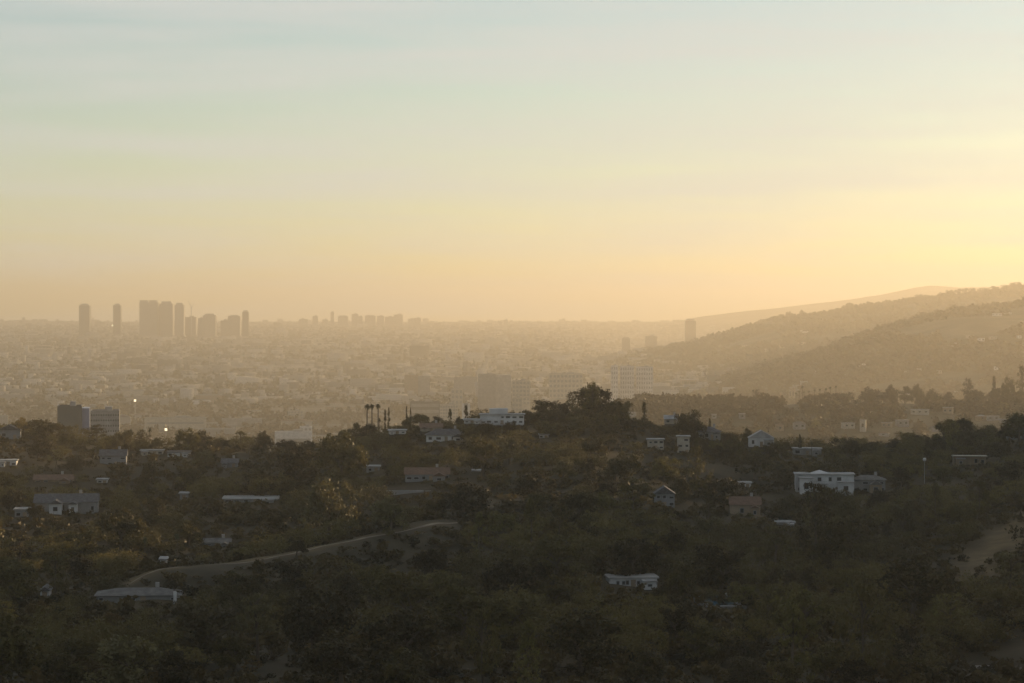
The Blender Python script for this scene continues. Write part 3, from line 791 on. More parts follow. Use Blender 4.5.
# lamp with white globe
t = thing('street_lamp', 'street lamp', (at(924.5, 860), 860, h1(at(924.5, 860), 860)), 0, label='white globe lamp on a thin pole beside the stilt house', px=924, py=460)
zt = CAMH - (459.5 - HZ) / F * 860 - t.location.z
MB().tube([(0, 0, -.5), (0, 0, max(zt - .7, 3))], [.09, .06]).build('pole', M['steel'], t)
_v, _f = [], []
for i in range(7):
    for j in range(10):
        a = math.pi * i / 6; b_ = 2 * math.pi * j / 10; _v.append((.65 * math.sin(a) * math.cos(b_), .65 * math.sin(a) * math.sin(b_), max(zt, 3.7) + .65 * math.cos(a)))
for i in range(6):
    for j in range(10): _f.append((i * 10 + j, i * 10 + (j + 1) % 10, (i + 1) * 10 + (j + 1) % 10, (i + 1) * 10 + j))
mesh_obj('globe', _v, _f, M['white'], t); CLEAR.append((920, 929, 455, 468, 860)); landmark('globe lamp', 924, 460)

for p_ in range(140, 456, 8):
    y_ = float(road_y(p_)) - 4; z_ = h1(at(p_, y_), y_); q_ = HZ + (CAMH - z_) * F / y_
    if p_ % 96 not in (0, 8, 64, 72, 40): CLEAR.append((p_ - 4, p_ + 4, q_ - 3, q_ + 1, y_ - 4))
# ------------------------------------------------------------------ landmark plants
FG = 'trees on the near hillside'; PG = 'palms on the near hillside'; CG = 'cypresses on the near ridge'
for (px, top, kind) in ((366.7, 400.5, 'palm'), (372.6, 400.5, 'palm'), (378.2, 400.2, 'palm')):
    plant_px('fan', px, top, 5.6, 952, 'palmleaf', PG, label=f"{ {366.7: 'leftmost', 372.6: 'middle', 378.2: 'rightmost'}[px] } of the three tall palms standing together on the ridge")
landmark('three ridge palms', 372, 406)
plant_px('palm', 379.6, 416.5, 7, 955, 'palmleaf', PG, label='short palm standing under the three tall ridge palms')
for px, top, w, lab in ((385.2, 409, 3.4, 'thin cypress on the ridge nearest the short palm'), (388.8, 407.5, 3.6, 'thin cypress on the ridge, second from the short palm'),
                        (406.5, 405.5, 2.6, 'spire thin cypress rising above the low pale house'), (410.5, 407.5, 2.6, 'spire thin cypress next to the brown roofed cottage'),
                        (644, 401.5, 7, 'lone full cypress on the ridge beside the big dark ridge trees'), (709.8, 418, 4, 'small cypress standing by the grey roofed house'),
                        (800, 434, 4.5, 'short cypress in front of the white window house'), (466, 405, 6, 'dark cypress behind the white annex on the ridge')):
    plant_px('cypress', px, top, w, 960 if px < 700 else 985, 'oak_dark', CG, label=lab)
landmark('lone cypress', 644, 411)
plant_px('palm', 130.5, 427, 8, 985, 'palmleaf', PG, label='bushy palm top on the left crest near the slab offices')
plant_px('palm', 149.5, 425.5, 10, 985, 'palmleaf', PG, label='bushy palm top on the left crest close to the floodlight')
for px, top, w, y in ((145, 534, 12, 660), (177, 531, 12, 665), (62, 543, 11, 650)):
    plant_px('palm', px, top, w, y, 'palmleaf', PG)
plant_px('palm', 812, 439, 8, 955, 'palmleaf', PG, label='small palm beside the short cypress by the white window house')
RIDGE = [  # kind, px, top, width, depth, tone
    ('oak', 24, 417, 26, 1000, 'golden'), ('oak', 45, 424, 48, 975, 'oak_dark'), ('oak', 66, 432, 24, 960, 'oak_olive'), ('pine', 97, 424, 26, 985, 'oak_dark'),
    ('oak', 112, 435, 22, 965, 'oak_olive'), ('oak', 124, 429, 24, 975, 'oak_olive'), ('tall', 142, 429, 16, 985, 'oak_olive'), ('oak', 155, 437, 18, 980, 'oak_olive'),
    ('oak', 188, 427, 28, 975, 'oak_olive'), ('oak', 203, 428, 24, 985, 'oak_dark'), ('oak', 222, 437, 18, 980, 'oak_olive'), ('tall', 241, 431, 24, 985, 'oak_olive'),
    ('oak', 262, 430, 22, 965, 'oak_olive'), ('oak', 285, 440, 24, 965, 'oak_olive'), ('oak', 306, 440, 22, 955, 'oak_dark'), ('oak', 330, 434, 20, 955, 'oak_dark'),
    ('oak', 355, 420, 20, 945, 'oak_dark'), ('oak', 369, 422, 17, 940, 'oak_dark'), ('oak', 343, 428, 14, 950, 'oak_dark'), ('oak', 420, 412, 26, 965, 'oak_olive'), ('oak', 408, 417, 18, 960, 'oak_dark'),
    ('cone', 450, 409, 10, 960, 'oak_dark'), ('oak', 436, 414, 18, 965, 'oak_dark'), ('oak', 458, 416, 12, 950, 'oak_dark'), ('oak', 510, 409, 12, 955, 'oak_dark'), ('oak', 519, 411, 10, 950, 'oak_dark'), ('oak', 541, 397, 38, 945, 'oak_dark'), ('oak', 560, 399, 24, 940, 'oak_dark'),
    ('tall', 572, 391, 20, 960, 'oak_olive'), ('oak', 594, 382.5, 42, 935, 'oak_dark'), ('tall', 592, 382, 26, 925, 'oak_dark'), ('oak', 612, 396, 26, 930, 'oak_dark'), ('oak', 625, 400, 18, 945, 'oak_olive'), ('oak', 575, 408, 30, 920, 'oak_dark'),
    ('oak', 608, 410, 30, 910, 'oak_olive'), ('oak', 645, 417, 28, 945, 'oak_dark'), ('oak', 528, 414, 24, 935, 'oak_dark'), ('oak', 555, 411, 32, 925, 'oak_dark'), ('oak', 588, 402, 32, 925, 'oak_dark'), ('oak', 580, 419, 36, 900, 'oak_dark'), ('oak', 622, 417, 32, 915, 'oak_dark'), ('oak', 548, 424, 32, 895, 'oak_olive'), ('oak', 604, 426, 30, 890, 'oak_dark'), ('oak', 665, 424, 24, 955, 'oak_dark'), ('oak', 687, 406.5, 30, 955, 'oak_dark'), ('oak', 693, 416, 28, 945, 'oak_dark'),
    ('oak', 730, 430, 18, 960, 'golden'), ('oak', 746, 427, 12, 970, 'oak_olive'), ('oak', 735, 437, 26, 930, 'oak_olive'), ('oak', 783, 441, 20, 950, 'oak_olive'), ('oak', 720, 444, 24, 915, 'oak_dark'),
    ('oak', 846, 435, 36, 960, 'oak_dark'), ('oak', 868, 440, 22, 970, 'oak_olive'), ('oak', 893, 440, 18, 985, 'oak_dark'), ('oak', 914, 433, 34, 980, 'oak_dark'), ('oak', 832, 443, 20, 930, 'oak_olive'),
    ('oak', 945, 418, 26, 990, 'oak_olive'), ('oak', 962, 416, 24, 985, 'oak_olive'), ('tall', 953, 420, 22, 975, 'oak_olive'), ('oak', 985, 426, 26, 975, 'oak_olive'), ('oak', 1005, 422, 24, 990, 'oak_dark'),
    ('oak', 1020, 412, 44, 970, 'oak_dark'), ('oak', 935, 436, 24, 940, 'oak_dark'), ('oak', 1000, 440, 30, 915, 'oak_olive'), ('oak', 893, 452, 26, 930, 'oak_dark'), ('oak', 942, 448, 24, 910, 'oak_olive')]
for k, px, top, w, y, tone in RIDGE: plant_px(k, px, top, w, y, tone, FG)
FORE = [('tall', 4, 600, 34, 'golden'), ('oak', 39, 600, 30, 'golden'), ('oak', 113, 612, 26, 'golden'), ('shrub', 80, 620, 16, 'golden'), ('tall', 252, 655, 24, 'golden'), ('shrub', 12, 676, 26, 'golden'),
        ('cone', 872, 588, 38, 'oak_olive'), ('tall', 948, 592, 58, 'oak_olive'), ('oak', 615, 455, 34, 'oak_olive'), ('oak', 625, 450, 40, 'oak_dark'), ('cone', 652, 604, 20, 'oak_olive'),
        ('tall', 627, 622, 26, 'oak_olive'), ('oak', 643, 648, 46, 'oak_dark'), ('oak', 655, 585, 24, 'oak_dark'), ('tall', 566, 437, 22, 'oak_olive'), ('oak', 479, 432, 24, 'oak_dark'), ('oak', 852, 512, 60, 'oak_dark'),
        ('oak', 846, 489, 34, 'oak_dark'), ('oak', 877, 489, 26, 'oak_dark'), ('oak', 35, 503, 20, 'oak_dark'), ('oak', 790, 492, 20, 'oak_dark'), ('oak', 301, 529, 18, 'oak_olive'), ('oak', 296, 536, 26, 'oak_dark'), ('shrub', 388, 524, 14, 'oak_olive')]
for k, px, top, w, tone in FORE:
    q = ray(px, min(top + w * .85, 700))
    if q: plant_px(k, px, top, w, q[0], tone, FG)

# bushes and small oaks standing close in front of the houses
BG2 = 'bushes in front of the hillside houses'
for px, base, wpx, hpx, y in HOUSES:
    for i in range(max(3, int(wpx / 9))):
        bx = px + wpx * R.uniform(-.55, .55); yy = y - R.uniform(3.5, 8); xx_ = at(bx, yy); z = h1(xx_, yy)
        ztop = CAMH - (base - hpx * R.uniform(.15, .75) - HZ) / F * yy
        h = ztop - z
        if h < 1.2 or h > 14: continue
        w = max(2.5, min(h * R.uniform(.7, 1.2), 8))
        plant('shrub' if h < 5 else 'oak', xx_, yy, z - .2, w, h, R.choice(('oak_dark', 'oak_dark', 'oak_olive')), bx, base, group=BG2)
# ------------------------------------------------------------------ the wooded slope: single trees, spaced in view
def blocked(px, py, hw, hh, y):
    for x0, x1, y0, y1, d in CLEAR:
        if y < d + 6 and px + hw > x0 - 1 and px - hw < x1 + 1 and py + hh > y0 and py - hh < y1 + 2: return True
    return False
def near_track(x, y, px):
    return 128 < px < 455 and -5 < y - road_y(px) < 4
N_FRONT = 142
got = 0
for k in range(9000):
    if got >= N_FRONT: break
    px = R.uniform(-10, 1034); cr = float(front_crest(px)); py = cr + 12 + (700 - cr - 12) * R.random() ** 1.0
    q = ray(px, py)
    if not q or q[0] > 1040: continue
    y, z = q
    x = at(px, y)
    if near_track(x, y, px): continue
    if knoll(px, y) < 2.0: continue
    w = R.choice((8, 10, 12, 14, 15.5, 17, 20)); kind = R.choice(('oak',) * 9 + ('tall', 'tall', 'pine', 'cone'))
    h = w * (R.uniform(.7, 1.05) if kind == 'oak' else R.uniform(1.2, 1.7) if kind in ('tall', 'cone') else R.uniform(.9, 1.2))
    hw = w * .5 * F / y; hh = h * .36 * F / y; cyy = py - h * .55 * F / y
    if blocked(px, cyy, hw * .6, hh * .95, y): continue
    if any(((px - a) / (hw * .70 + c_ * .70)) ** 2 + ((cyy - b_) / (hh * .62 + d_ * .62)) ** 2 < 1 for a, b_, c_, d_ in PLACED): continue
    g = R.random()
    tone = 'oak_dark' if g < .50 else 'oak_olive' if g < .82 else 'grey'
    plant(kind, x, y, z - .25, w, h, tone, px, cyy, group=FG)
    PLACED.append((px, cyy, hw, hh)); got += 1
print('near trees', got)

# ------------------------------------------------------------------ hazy middle ridge: trees, palms and houses
MG = 'trees on the hazy middle ridge'
MID = [('oak', 727, 393, 18), ('tall', 757, 389, 11), ('oak', 700, 399, 16), ('oak', 712, 397, 18), ('tall', 678, 393, 9), ('cone', 663, 392, 8), ('oak', 741, 401, 14), ('oak', 667, 402, 18), ('oak', 652, 398, 16), ('oak', 640, 391, 18), ('oak', 768, 399, 16),
       ('oak', 866, 386, 22), ('oak', 889, 384, 20), ('oak', 905, 384, 18), ('oak', 916, 383, 16), ('oak', 930, 388, 22), ('tall', 968, 378, 15), ('oak', 975, 388, 20), ('cone', 994, 376, 10), ('oak', 996, 387, 17), ('oak', 1008, 375, 16), ('tall', 1022, 365, 14), ('oak', 1014, 392, 18),
       ('oak', 845, 391, 20), ('oak', 820, 393, 18), ('oak', 780, 398, 16), ('oak', 948, 390, 18)]
for k, px, top, w in MID:
    y = R.uniform(2320, 2450)
    plant_px(k, px, top, w, y, R.choice(('oak_dark', 'oak_dark', 'oak_olive')), MG)
MPG = 'palms on the hazy middle ridge'
for i, (px, top) in enumerate(((796, 391), (799, 389), (804, 390), (809, 389.5), (814, 388), (820, 387), (826, 386.5), (830, 385), (836, 384), (803, 384), (753, 388), (761, 391))):
    plant_px('fan', px, top, 3.6, 2390 + 12 * (i % 5), 'palmleaf', MPG)
HG = 'houses on the hazy middle ridge'
HILLH = [(792, 402, 6, 14), (796, 391, 6, 6), (804, 388, 7, 6), (779, 431, 8, 6), (799, 430, 12, 6), (848, 429, 12, 5), (863, 432, 6, 11), (856, 397, 10, 4), (907, 402, 11, 7), (887, 428, 10, 4), (902, 427, 12, 6), (920, 415, 18, 4), (948, 414, 10, 6), (981, 421, 9, 4), (993, 421, 12, 4), (742, 419, 6, 5), (705, 388, 15, 4), (633, 417, 6, 4), (714, 419, 5, 4), (884, 436, 10, 3), (958, 396, 9, 4), (935, 432, 9, 4), (1003, 423, 7, 3), (690, 385, 18, 5)]
def small_house(px, base, wpx, hpx, y, m, roofs, label=None, desc=None, group=None, name='hillside_house', cat='house'):
    s = y / F; W = wpx * s; Hh = hpx * s; x = at(px, y); z = h1(x, y)
    t = thing(name, cat, (x, y, z), R.uniform(-.4, .4), desc=desc, label=label, px=px, py=base - hpx / 2, group=group)
    D = max(6, W * .6)
    MB().box(0, 0, -5, W, D, 5 + Hh).build('wall', M[m], t)
    r = MB()
    if roofs == 'hip': r.hip(0, 0, Hh + .01, W + .8, D + .8, min(2.5, D * .22))
    else: r.box(0, 0, Hh + .01, W + .6, D + .6, .4)
    r.build('roof', M[R.choice(('roof_red', 'roof_dark', 'concrete'))] if roofs == 'hip' else M['roof_pale'], t)
    for i in range(max(1, int(W / 4.5))):
        n = max(1, int(W / 4.5)); win(t, -W / 2 + W * (i + .5) / n, -D / 2, Hh * .38, min(2.2, W / n * .6), Hh * .34)
    return t
for px, base, w, h in HILLH:
    q = ray(px, base)
    if not q or q[0] < 1150: q = (2370.0, 0)
    small_house(px, base, w, h, q[0], R.choice(('cream', 'tan', 'tan', 'grey_wall', 'grey_wall')), 'flat' if w < 8 or R.random() < .5 else 'hip', group=HG,
                desc=('tall narrow ' if h > w else 'wide low ' if w > 2.6 * h else 'small ') + 'pale house on the hazy wooded ridge')
    CLEAR.append((px - w / 2, px + w / 2, base - h, base, q[0]))
got = 0
for k in range(4000):
    if got >= 20: break
    px = R.uniform(600, 1034); py = R.uniform(398, 446); q = ray(px, py)
    if not q or not 1150 < q[0] < 2600: continue
    y, z = q; w = R.uniform(9, 17); h = w * R.uniform(.75, 1.1); hw = w * .5 * F / y; hh = h * .36 * F / y; cyy = py - h * .5 * F / y
    if blocked(px, cyy, hw, hh, y): continue
    if any(((px - a) / (hw + c_)) ** 2 + ((cyy - b_) / (hh + d_)) ** 2 < .9 for a, b_, c_, d_ in PLACED): continue
    plant(R.choice(('oak', 'oak', 'oak', 'tall')), at(px, y), y, z - .3, w, h, R.choice(('oak_dark', 'oak_olive')), px, cyy, group=MG)
    PLACED.append((px, cyy, hw, hh)); got += 1
# trees and houses on the farther ridges
RG = 'trees on the far ridge crest'
for px, top, w in ((789, 308, 7), (801, 303, 6), (847, 303, 7), (850, 302, 6), (886, 300, 5), (889, 299.5, 6), (912, 296, 7), (919, 293.5, 10), (926, 294.5, 8), (931, 295, 6), (949, 286, 6), (951, 287, 7), (958, 288, 8), (965, 285.5, 7), (972, 287, 8), (984, 287, 8), (1012, 281.5, 8), (1018, 281, 7), (1005, 284, 8), (995, 286, 9), (940, 292, 7), (905, 298, 7), (870, 302, 6), (878, 301, 5)):
    r0_ = HZ + (CAMH - h1(at(px, 7400), 7400)) * F / 7400
    plant_px('oak', px, max(top, r0_ - 8.5), w * 1.3, 7400, 'oak_dark', RG)
RH = 'pale houses on the far hazy ridges'
for px, py, w, h in ((805, 333, 9, 2.5), (802, 345, 9, 2), (783, 348, 6, 2.5), (744, 347, 6, 2), (768, 351, 6, 2), (941, 316, 4, 2), (997, 316, 9, 2.5), (1008, 315, 7, 2), (970, 339, 7, 2.5), (980, 341, 9, 2.5), (993, 340, 7, 2.5), (1019, 339, 4, 2.5), (955, 346, 6, 3), (930, 371, 8, 3), (938, 374, 7, 3), (918, 373, 7, 3), (905, 372, 6, 2.5), (870, 361, 6, 2), (862, 367, 7, 2.5), (818, 372, 6, 3), (843, 378, 5, 3), (997, 370, 6, 3)):
    q = ray(px, py)
    if q: small_house(px, py, w, h, q[0], R.choice(('white', 'cream')), 'flat', group=RH, desc='small pale house high on the hazy far slope' if q[0] > 5700 else 'small pale house on the hazy spur slope')

# ------------------------------------------------------------------ the basin: towers
TG = 'towers of the distant business district'; WG = 'blocks of the farthest skyline'
def tower(px0, px1, top, y, label, m='tower_stone', crown=None, group=TG, D=None, px=None):
    s = y / F; W = (px1 - px0) * s; x = at((px0 + px1) / 2, y); z = h1(x, y); Hh = CAMH - (top - HZ) * s - z
    D = D or min(W, 45)
    t = thing('office_tower', 'tower', (x, y, z), 0, label=label, px=(px0 + px1) / 2, py=(top + 335) / 2, group=group)
    ch = Hh * .06 if crown else 0
    MB().box(0, 0, -2, W, D, Hh + 2 - ch - .02).build('shaft', M[m], t)
    MB().box(0, 0, 0, W * 1.25, D * 1.25, 9).build('podium', M['concrete'], t)
    if crown == 'set': MB().box(0, 0, Hh - ch, W * .72, D * .72, ch).build('crown_block', M['concrete'], t)
    elif crown == 'round':
        c = MB()
        for i in range(4): c.box(0, 0, Hh - ch + ch * i / 4 + .005, W * (.94 - .14 * i), D * (.94 - .14 * i), ch / 4 - .01)
        c.build('stepped_crown', M['concrete'], t)
    elif crown == 'fins':
        for sx in (-1, 1): MB().box(sx * W * .27, 0, Hh - ch, W * .42, D * .9, ch).build('crown_block', M['concrete'], t)
    else: MB().box(W * .1, 0, Hh - .02, W * .35, D * .4, 5).build('plant_room', M['concrete'], t)
    return t
Y1 = 10000.0
tower(79.9, 90.3, 303.6, Y1, 'stand-alone tower with rounded top, the farthest out on the left of the business district', 'tower_glass', 'round')
tower(113.7, 121.2, 303.6, Y1 + 150, 'slender stand-alone tower between the rounded tower and the twin slab towers', 'tower_glass', 'round')
tower(140.2, 157.8, 300.2, Y1, 'widest tower of the business district with a notch in its roof', 'tower_stone', 'fins')
tower(157.9, 160.0, 307.2, Y1 + 60, 'thin lower link block between the two widest district towers', 'tower_stone', None, D=30)
tower(160.1, 173.4, 301.4, Y1 + 30, 'broad flat topped tower right beside the notched widest tower', 'tower_stone', 'set')
tower(175.2, 184.4, 302.8, Y1, 'narrower flat topped tower next to the construction crane', 'tower_stone', 'set')
tower(184.8, 196.6, 317.0, Y1 + 200, 'low wide block under the construction crane', 'tower_stone', None)
tower(198.4, 203.4, 318.2, Y1 - 100, 'low shoulder block attached to the stepped mid height tower', 'tower_stone', None)
tower(203.5, 216.2, 313.6, Y1 - 100, 'stepped mid height tower between the crane and the last slim tower', 'tower_stone', 'set')
tower(221, 228.2, 320.4, Y1, 'low block on the near side of the gabled district tower', 'tower_stone', None)
tower(228.4, 240.6, 315.0, Y1, 'mid height district tower with stepped gable top', 'tower_stone', 'round')
tower(242.6, 248.8, 310.2, Y1 - 150, 'last slim tower at the edge of the business district', 'tower_glass', 'set')
landmark('district towers', 165, 318)
t = thing('tower_crane', 'crane', (at(191.3, Y1 + 80), Y1 + 80, h1(at(191.3, Y1 + 80), Y1 + 80)), 0, label='tall construction crane with raised jib among the distant towers', px=191, py=310)
zt = CAMH - (308.5 - HZ) / F * Y1 - t.location.z
MB().box(0, 0, -2, 3.0, 3.0, zt + 2).build('mast', M['steel'], t)
MB().tube([(4, 0, zt + 1), (-14, 0, zt + 32)], [1.6, .8], 4).build('jib', M['steel'], t)
MB().tube([(0, 0, zt + .5), (10, 0, zt + 22)], [1.2, .7], 4).build('counter_frame', M['steel'], t)
MB().box(0, 0, zt + .02, 6, 4, 4).build('cab', M['steel'], t)
Y2 = 13000.0
names = ['low mound topped block at the near end', 'squat square block', 'low block between two slim ones', 'slim tallest block', 'wide block with rooftop bump', 'square block with taller left half', 'lower right half block', 'wide level block with small penthouse', 'flat block with overhanging roof', 'low broad block', 'tallest wide block near the end', 'split block', 'last low block']
for (a, b_, top, cr), nm in zip(((299, 308, 319, 'round'), (312.7, 318, 316, None), (322.5, 328, 319.4, None), (330.6, 334, 311.8, None), (338.2, 348, 315.4, 'set'), (351.8, 358.4, 314, None), (358.5, 362.6, 316.2, None), (365.2, 375.5, 315.0, 'set'), (377.2, 384, 315.9, None), (385.2, 393.8, 316.8, None), (393.9, 402.8, 314.5, None), (408, 414, 318.8, None), (414.1, 420.8, 318, None)), names):
    tower(a, b_, top, Y2, f"{nm} on the farthest hazy skyline", 'tower_stone', cr, WG)
tower(503.8, 508, 319.6, Y2, 'isolated small block on the flat horizon', 'tower_stone', None, WG)
landmark('farthest skyline', 360, 318)
tower(685.2, 695.6, 318.6, 9000, 'lone hazy tower rising in front of the right hills', 'tower_glass', 'set', None)
tower(622, 630, 337, 8300, 'squat hazy block far left of the lone tower base', 'tower_stone', 'set', None)
tower(645.5, 656.5, 336, 8400, 'squat hazy block nearest to the lone tower base', 'tower_stone', None, None)
landmark('lone hazy tower', 690, 328)

# mid rise blocks nearer by, with their windows as parts
BG_ = 'mid rise blocks in the basin'
def block(px0, px1, top, bot, y, label, wall, nx, nz, win_m='haze_glass', roofm='roof_pale', side=None, strip=False, D=22.0, lm=None, wh=.5, ww=.6):
    y *= 1.38 if y > 1600 else 1.0; s = y / F; W = (px1 - px0) * s; xc = at((px0 + px1) / 2, y); z = h1(xc, y); Hh = CAMH - (top - HZ) * s - z
    t = thing('office_block', 'building', (xc, y, z), -math.atan2(xc, y) * .9, label=label, px=(px0 + px1) / 2, py=(top + bot) / 2)
    MB().box(0, 0, -3, W, D, Hh + 3).build('wall', M[wall], t)
    p = MB(); e = .6
    p.box(0, -D / 2 + e / 2, Hh + .003, W, e, 1.0).box(0, D / 2 - e / 2, Hh + .003, W, e, 1.0).box(-W / 2 + e / 2, 0, Hh + .003, e, D - 2 * e, 1.0).box(W / 2 - e / 2, 0, Hh + .003, e, D - 2 * e, 1.0)
    p.build('parapet', M[wall], t)
    MB().box(0, 0, Hh + .006, W - 2 * e - .01, D - 2 * e - .01, .2).build('roof', M[roofm], t)
    MB().box(W * .12, 2, Hh + .21, W * .25, D * .35, 3).build('plant_room', M['concrete'], t)
    vis = min(Hh, (bot - top) * s); z0 = Hh - vis
    if strip:
        for j in range(nz):
            zz = z0 + vis * (j + .25) / nz; MB().box(0, -D / 2 - .02, zz, W * .92, .1, vis / nz * wh).build('window', M[win_m], t)
    elif nx:
        pw = W / nx; ph = vis / nz
        base = None
        for i in range(nx):
            for j in range(nz):
                if base is None:
                    base = MB().box(0, 0, 0, pw * ww, .12, ph * wh).build('window', M[win_m], t); o_ = base
                else:
                    o_ = base.copy(); COL.objects.link(o_); o_.parent = t
                o_.location = (-W / 2 + pw * (i + .5), -D / 2 - .02, z0 + ph * (j + .3))
    if side:
        MB().box(W / 2 + side[1] * s / 2 + .01, 1.0, -3, side[1] * s, D - 2, Hh + 3 - .4).build('side_wing', M[side[0]], t)
    if lm: landmark(lm, (px0 + px1) / 2, (top + bot) / 2)
    return t
block(58, 82, 407, 438, 1340, 'dark blank slab office with a blue glazed side above the left treetops', 'slab_dark', 0, 0, roofm='roof_dark', side=('slab_blue', 7.5), lm='dark slab office')
block(91, 119.5, 411.5, 438, 1500, 'paler office block with rows of small dark windows next to the dark slab', 'grey_wall', 12, 5, win_m='glass', wh=.32, ww=.42, lm='small windowed office')
block(404.5, 418, 375.5, 398, 3300, 'brown blank faced tower block behind the three palms', 'tan', 0, 0, roofm='roof_dark', side=('grey_wall', 12), lm='brown tower block')
block(478, 496, 374.5, 412, 2900, 'grey ribbed office tower above the white ridge house', 'grey_wall', 5, 9, wh=.5, ww=.5, D=30, side=('concrete', 15), lm='grey ribbed tower')
block(454, 477, 377.5, 393, 3350, 'pale banded office block left of the grey ribbed tower', 'grey_wall', 0, 4, strip=True, wh=.4)
block(451, 463, 389, 405, 2850, 'small block with one tan panel under the pale banded office', 'cream', 3, 3)
block(440, 458, 405, 418, 2350, 'white block of many small windows behind the cone conifer', 'cream', 7, 4)
block(462, 470, 404.5, 419, 2250, 'bright white portal shaped block beside the ridge house', 'white', 1, 1, wh=.8, ww=.5)
block(410, 440, 402, 414, 2500, 'dark low office block behind the thin cypresses', 'slab_dark', 0, 2, strip=True)
block(549, 583, 374, 398, 3100, 'wide pale apartment slab with a grid of windows behind the big ridge trees', 'cream', 9, 5, lm='pale apartment slab')
block(512, 530, 381, 405, 2700, 'pale narrow block right of the grey ribbed tower', 'cream', 5, 6)
block(512, 522, 398, 412, 2400, 'low cream block tucked above the white ridge house end', 'cream', 3, 3)
for i, (a, b_) in enumerate(((611, 618), (620, 634), (636, 653))):
    block(a, b_, 366 + i * .6, 399, 3000 + 20 * i, ('narrow', 'middle', 'widest')[i] + ' of three white apartment blocks on the middle ridge side', 'white', (3, 6, 7)[i], 7, lm='white apartments' if i == 1 else None, ww=.45)
block(365, 384, 354, 362, 6600, 'low castle like block far out in the plain', 'tower_stone', 0, 2, strip=True)
block(386, 390, 351, 364, 6700, 'narrow chimney like block far out in the plain', 'tower_stone', 0, 2, strip=True)
block(0, 8, 416, 428, 2500, 'grey white block cut by the left edge of the photo', 'grey_wall', 3, 3)
block(145, 206, 418, 438, 2450, 'long pale warehouse front behind the floodlight', 'cream', 0, 2, strip=True, wh=.25, lm='long pale warehouse')
block(222, 262, 419, 430, 2600, 'wide flat grey block with pale upper band in the near plain', 'grey_wall', 0, 2, strip=True, wh=.3)
block(275, 312, 432, 446, 2080, 'bluish white low block right behind the near treetops', 'white', 0, 1, strip=True, wh=.3, lm='bluish low block')
block(288, 303, 411, 424, 2750, 'pale windowed block in the middle of the near plain', 'cream', 5, 3)
block(300, 312, 427, 436, 2250, 'bright block with corner tower just beyond the near treetops', 'white', 3, 2)

# bright spots in the plain, built as added glowing panels on poles
LG = 'bright spots in the plain'
def glow_spot(px, py, y, size, label):
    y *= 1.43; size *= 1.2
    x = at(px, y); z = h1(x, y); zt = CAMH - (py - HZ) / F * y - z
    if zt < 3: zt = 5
    t = thing('glowspot', 'lamp', (x, y, z), 0, label=label, px=px, py=py, group=LG)
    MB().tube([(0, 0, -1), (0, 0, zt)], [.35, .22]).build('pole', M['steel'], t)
    MB().box(0, 0, zt - size / 2, size, .5, size).build('panel_housing', M['steel'], t)
    MB().box(0, -.3, zt - size / 2 + .1, size - .2, .1, size - .2).build('panel_face', M['lamp'], t)
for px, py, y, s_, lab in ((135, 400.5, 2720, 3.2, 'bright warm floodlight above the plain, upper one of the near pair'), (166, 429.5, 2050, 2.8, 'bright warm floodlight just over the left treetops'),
                           (115.2, 362.5, 5200, 4.6, 'first of two small bright spots side by side far in the plain'), (131, 362.5, 5200, 4.6, 'second of two small bright spots side by side far in the plain'),
                           (100, 358.5, 5600, 4.0, 'faint spot above the paired spots far in the plain'), (112.3, 325.5, 6800, 5, 'tiny bright spot at the foot of the slender stand-alone tower'), (236, 360.5, 5400, 4.0, 'faint spot far in the plain under the district edge'),
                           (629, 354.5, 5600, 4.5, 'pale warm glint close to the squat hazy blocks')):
    glow_spot(px, py, y, s_, lab)
landmark('near floodlight', 166, 431); landmark('paired spots', 123, 362)

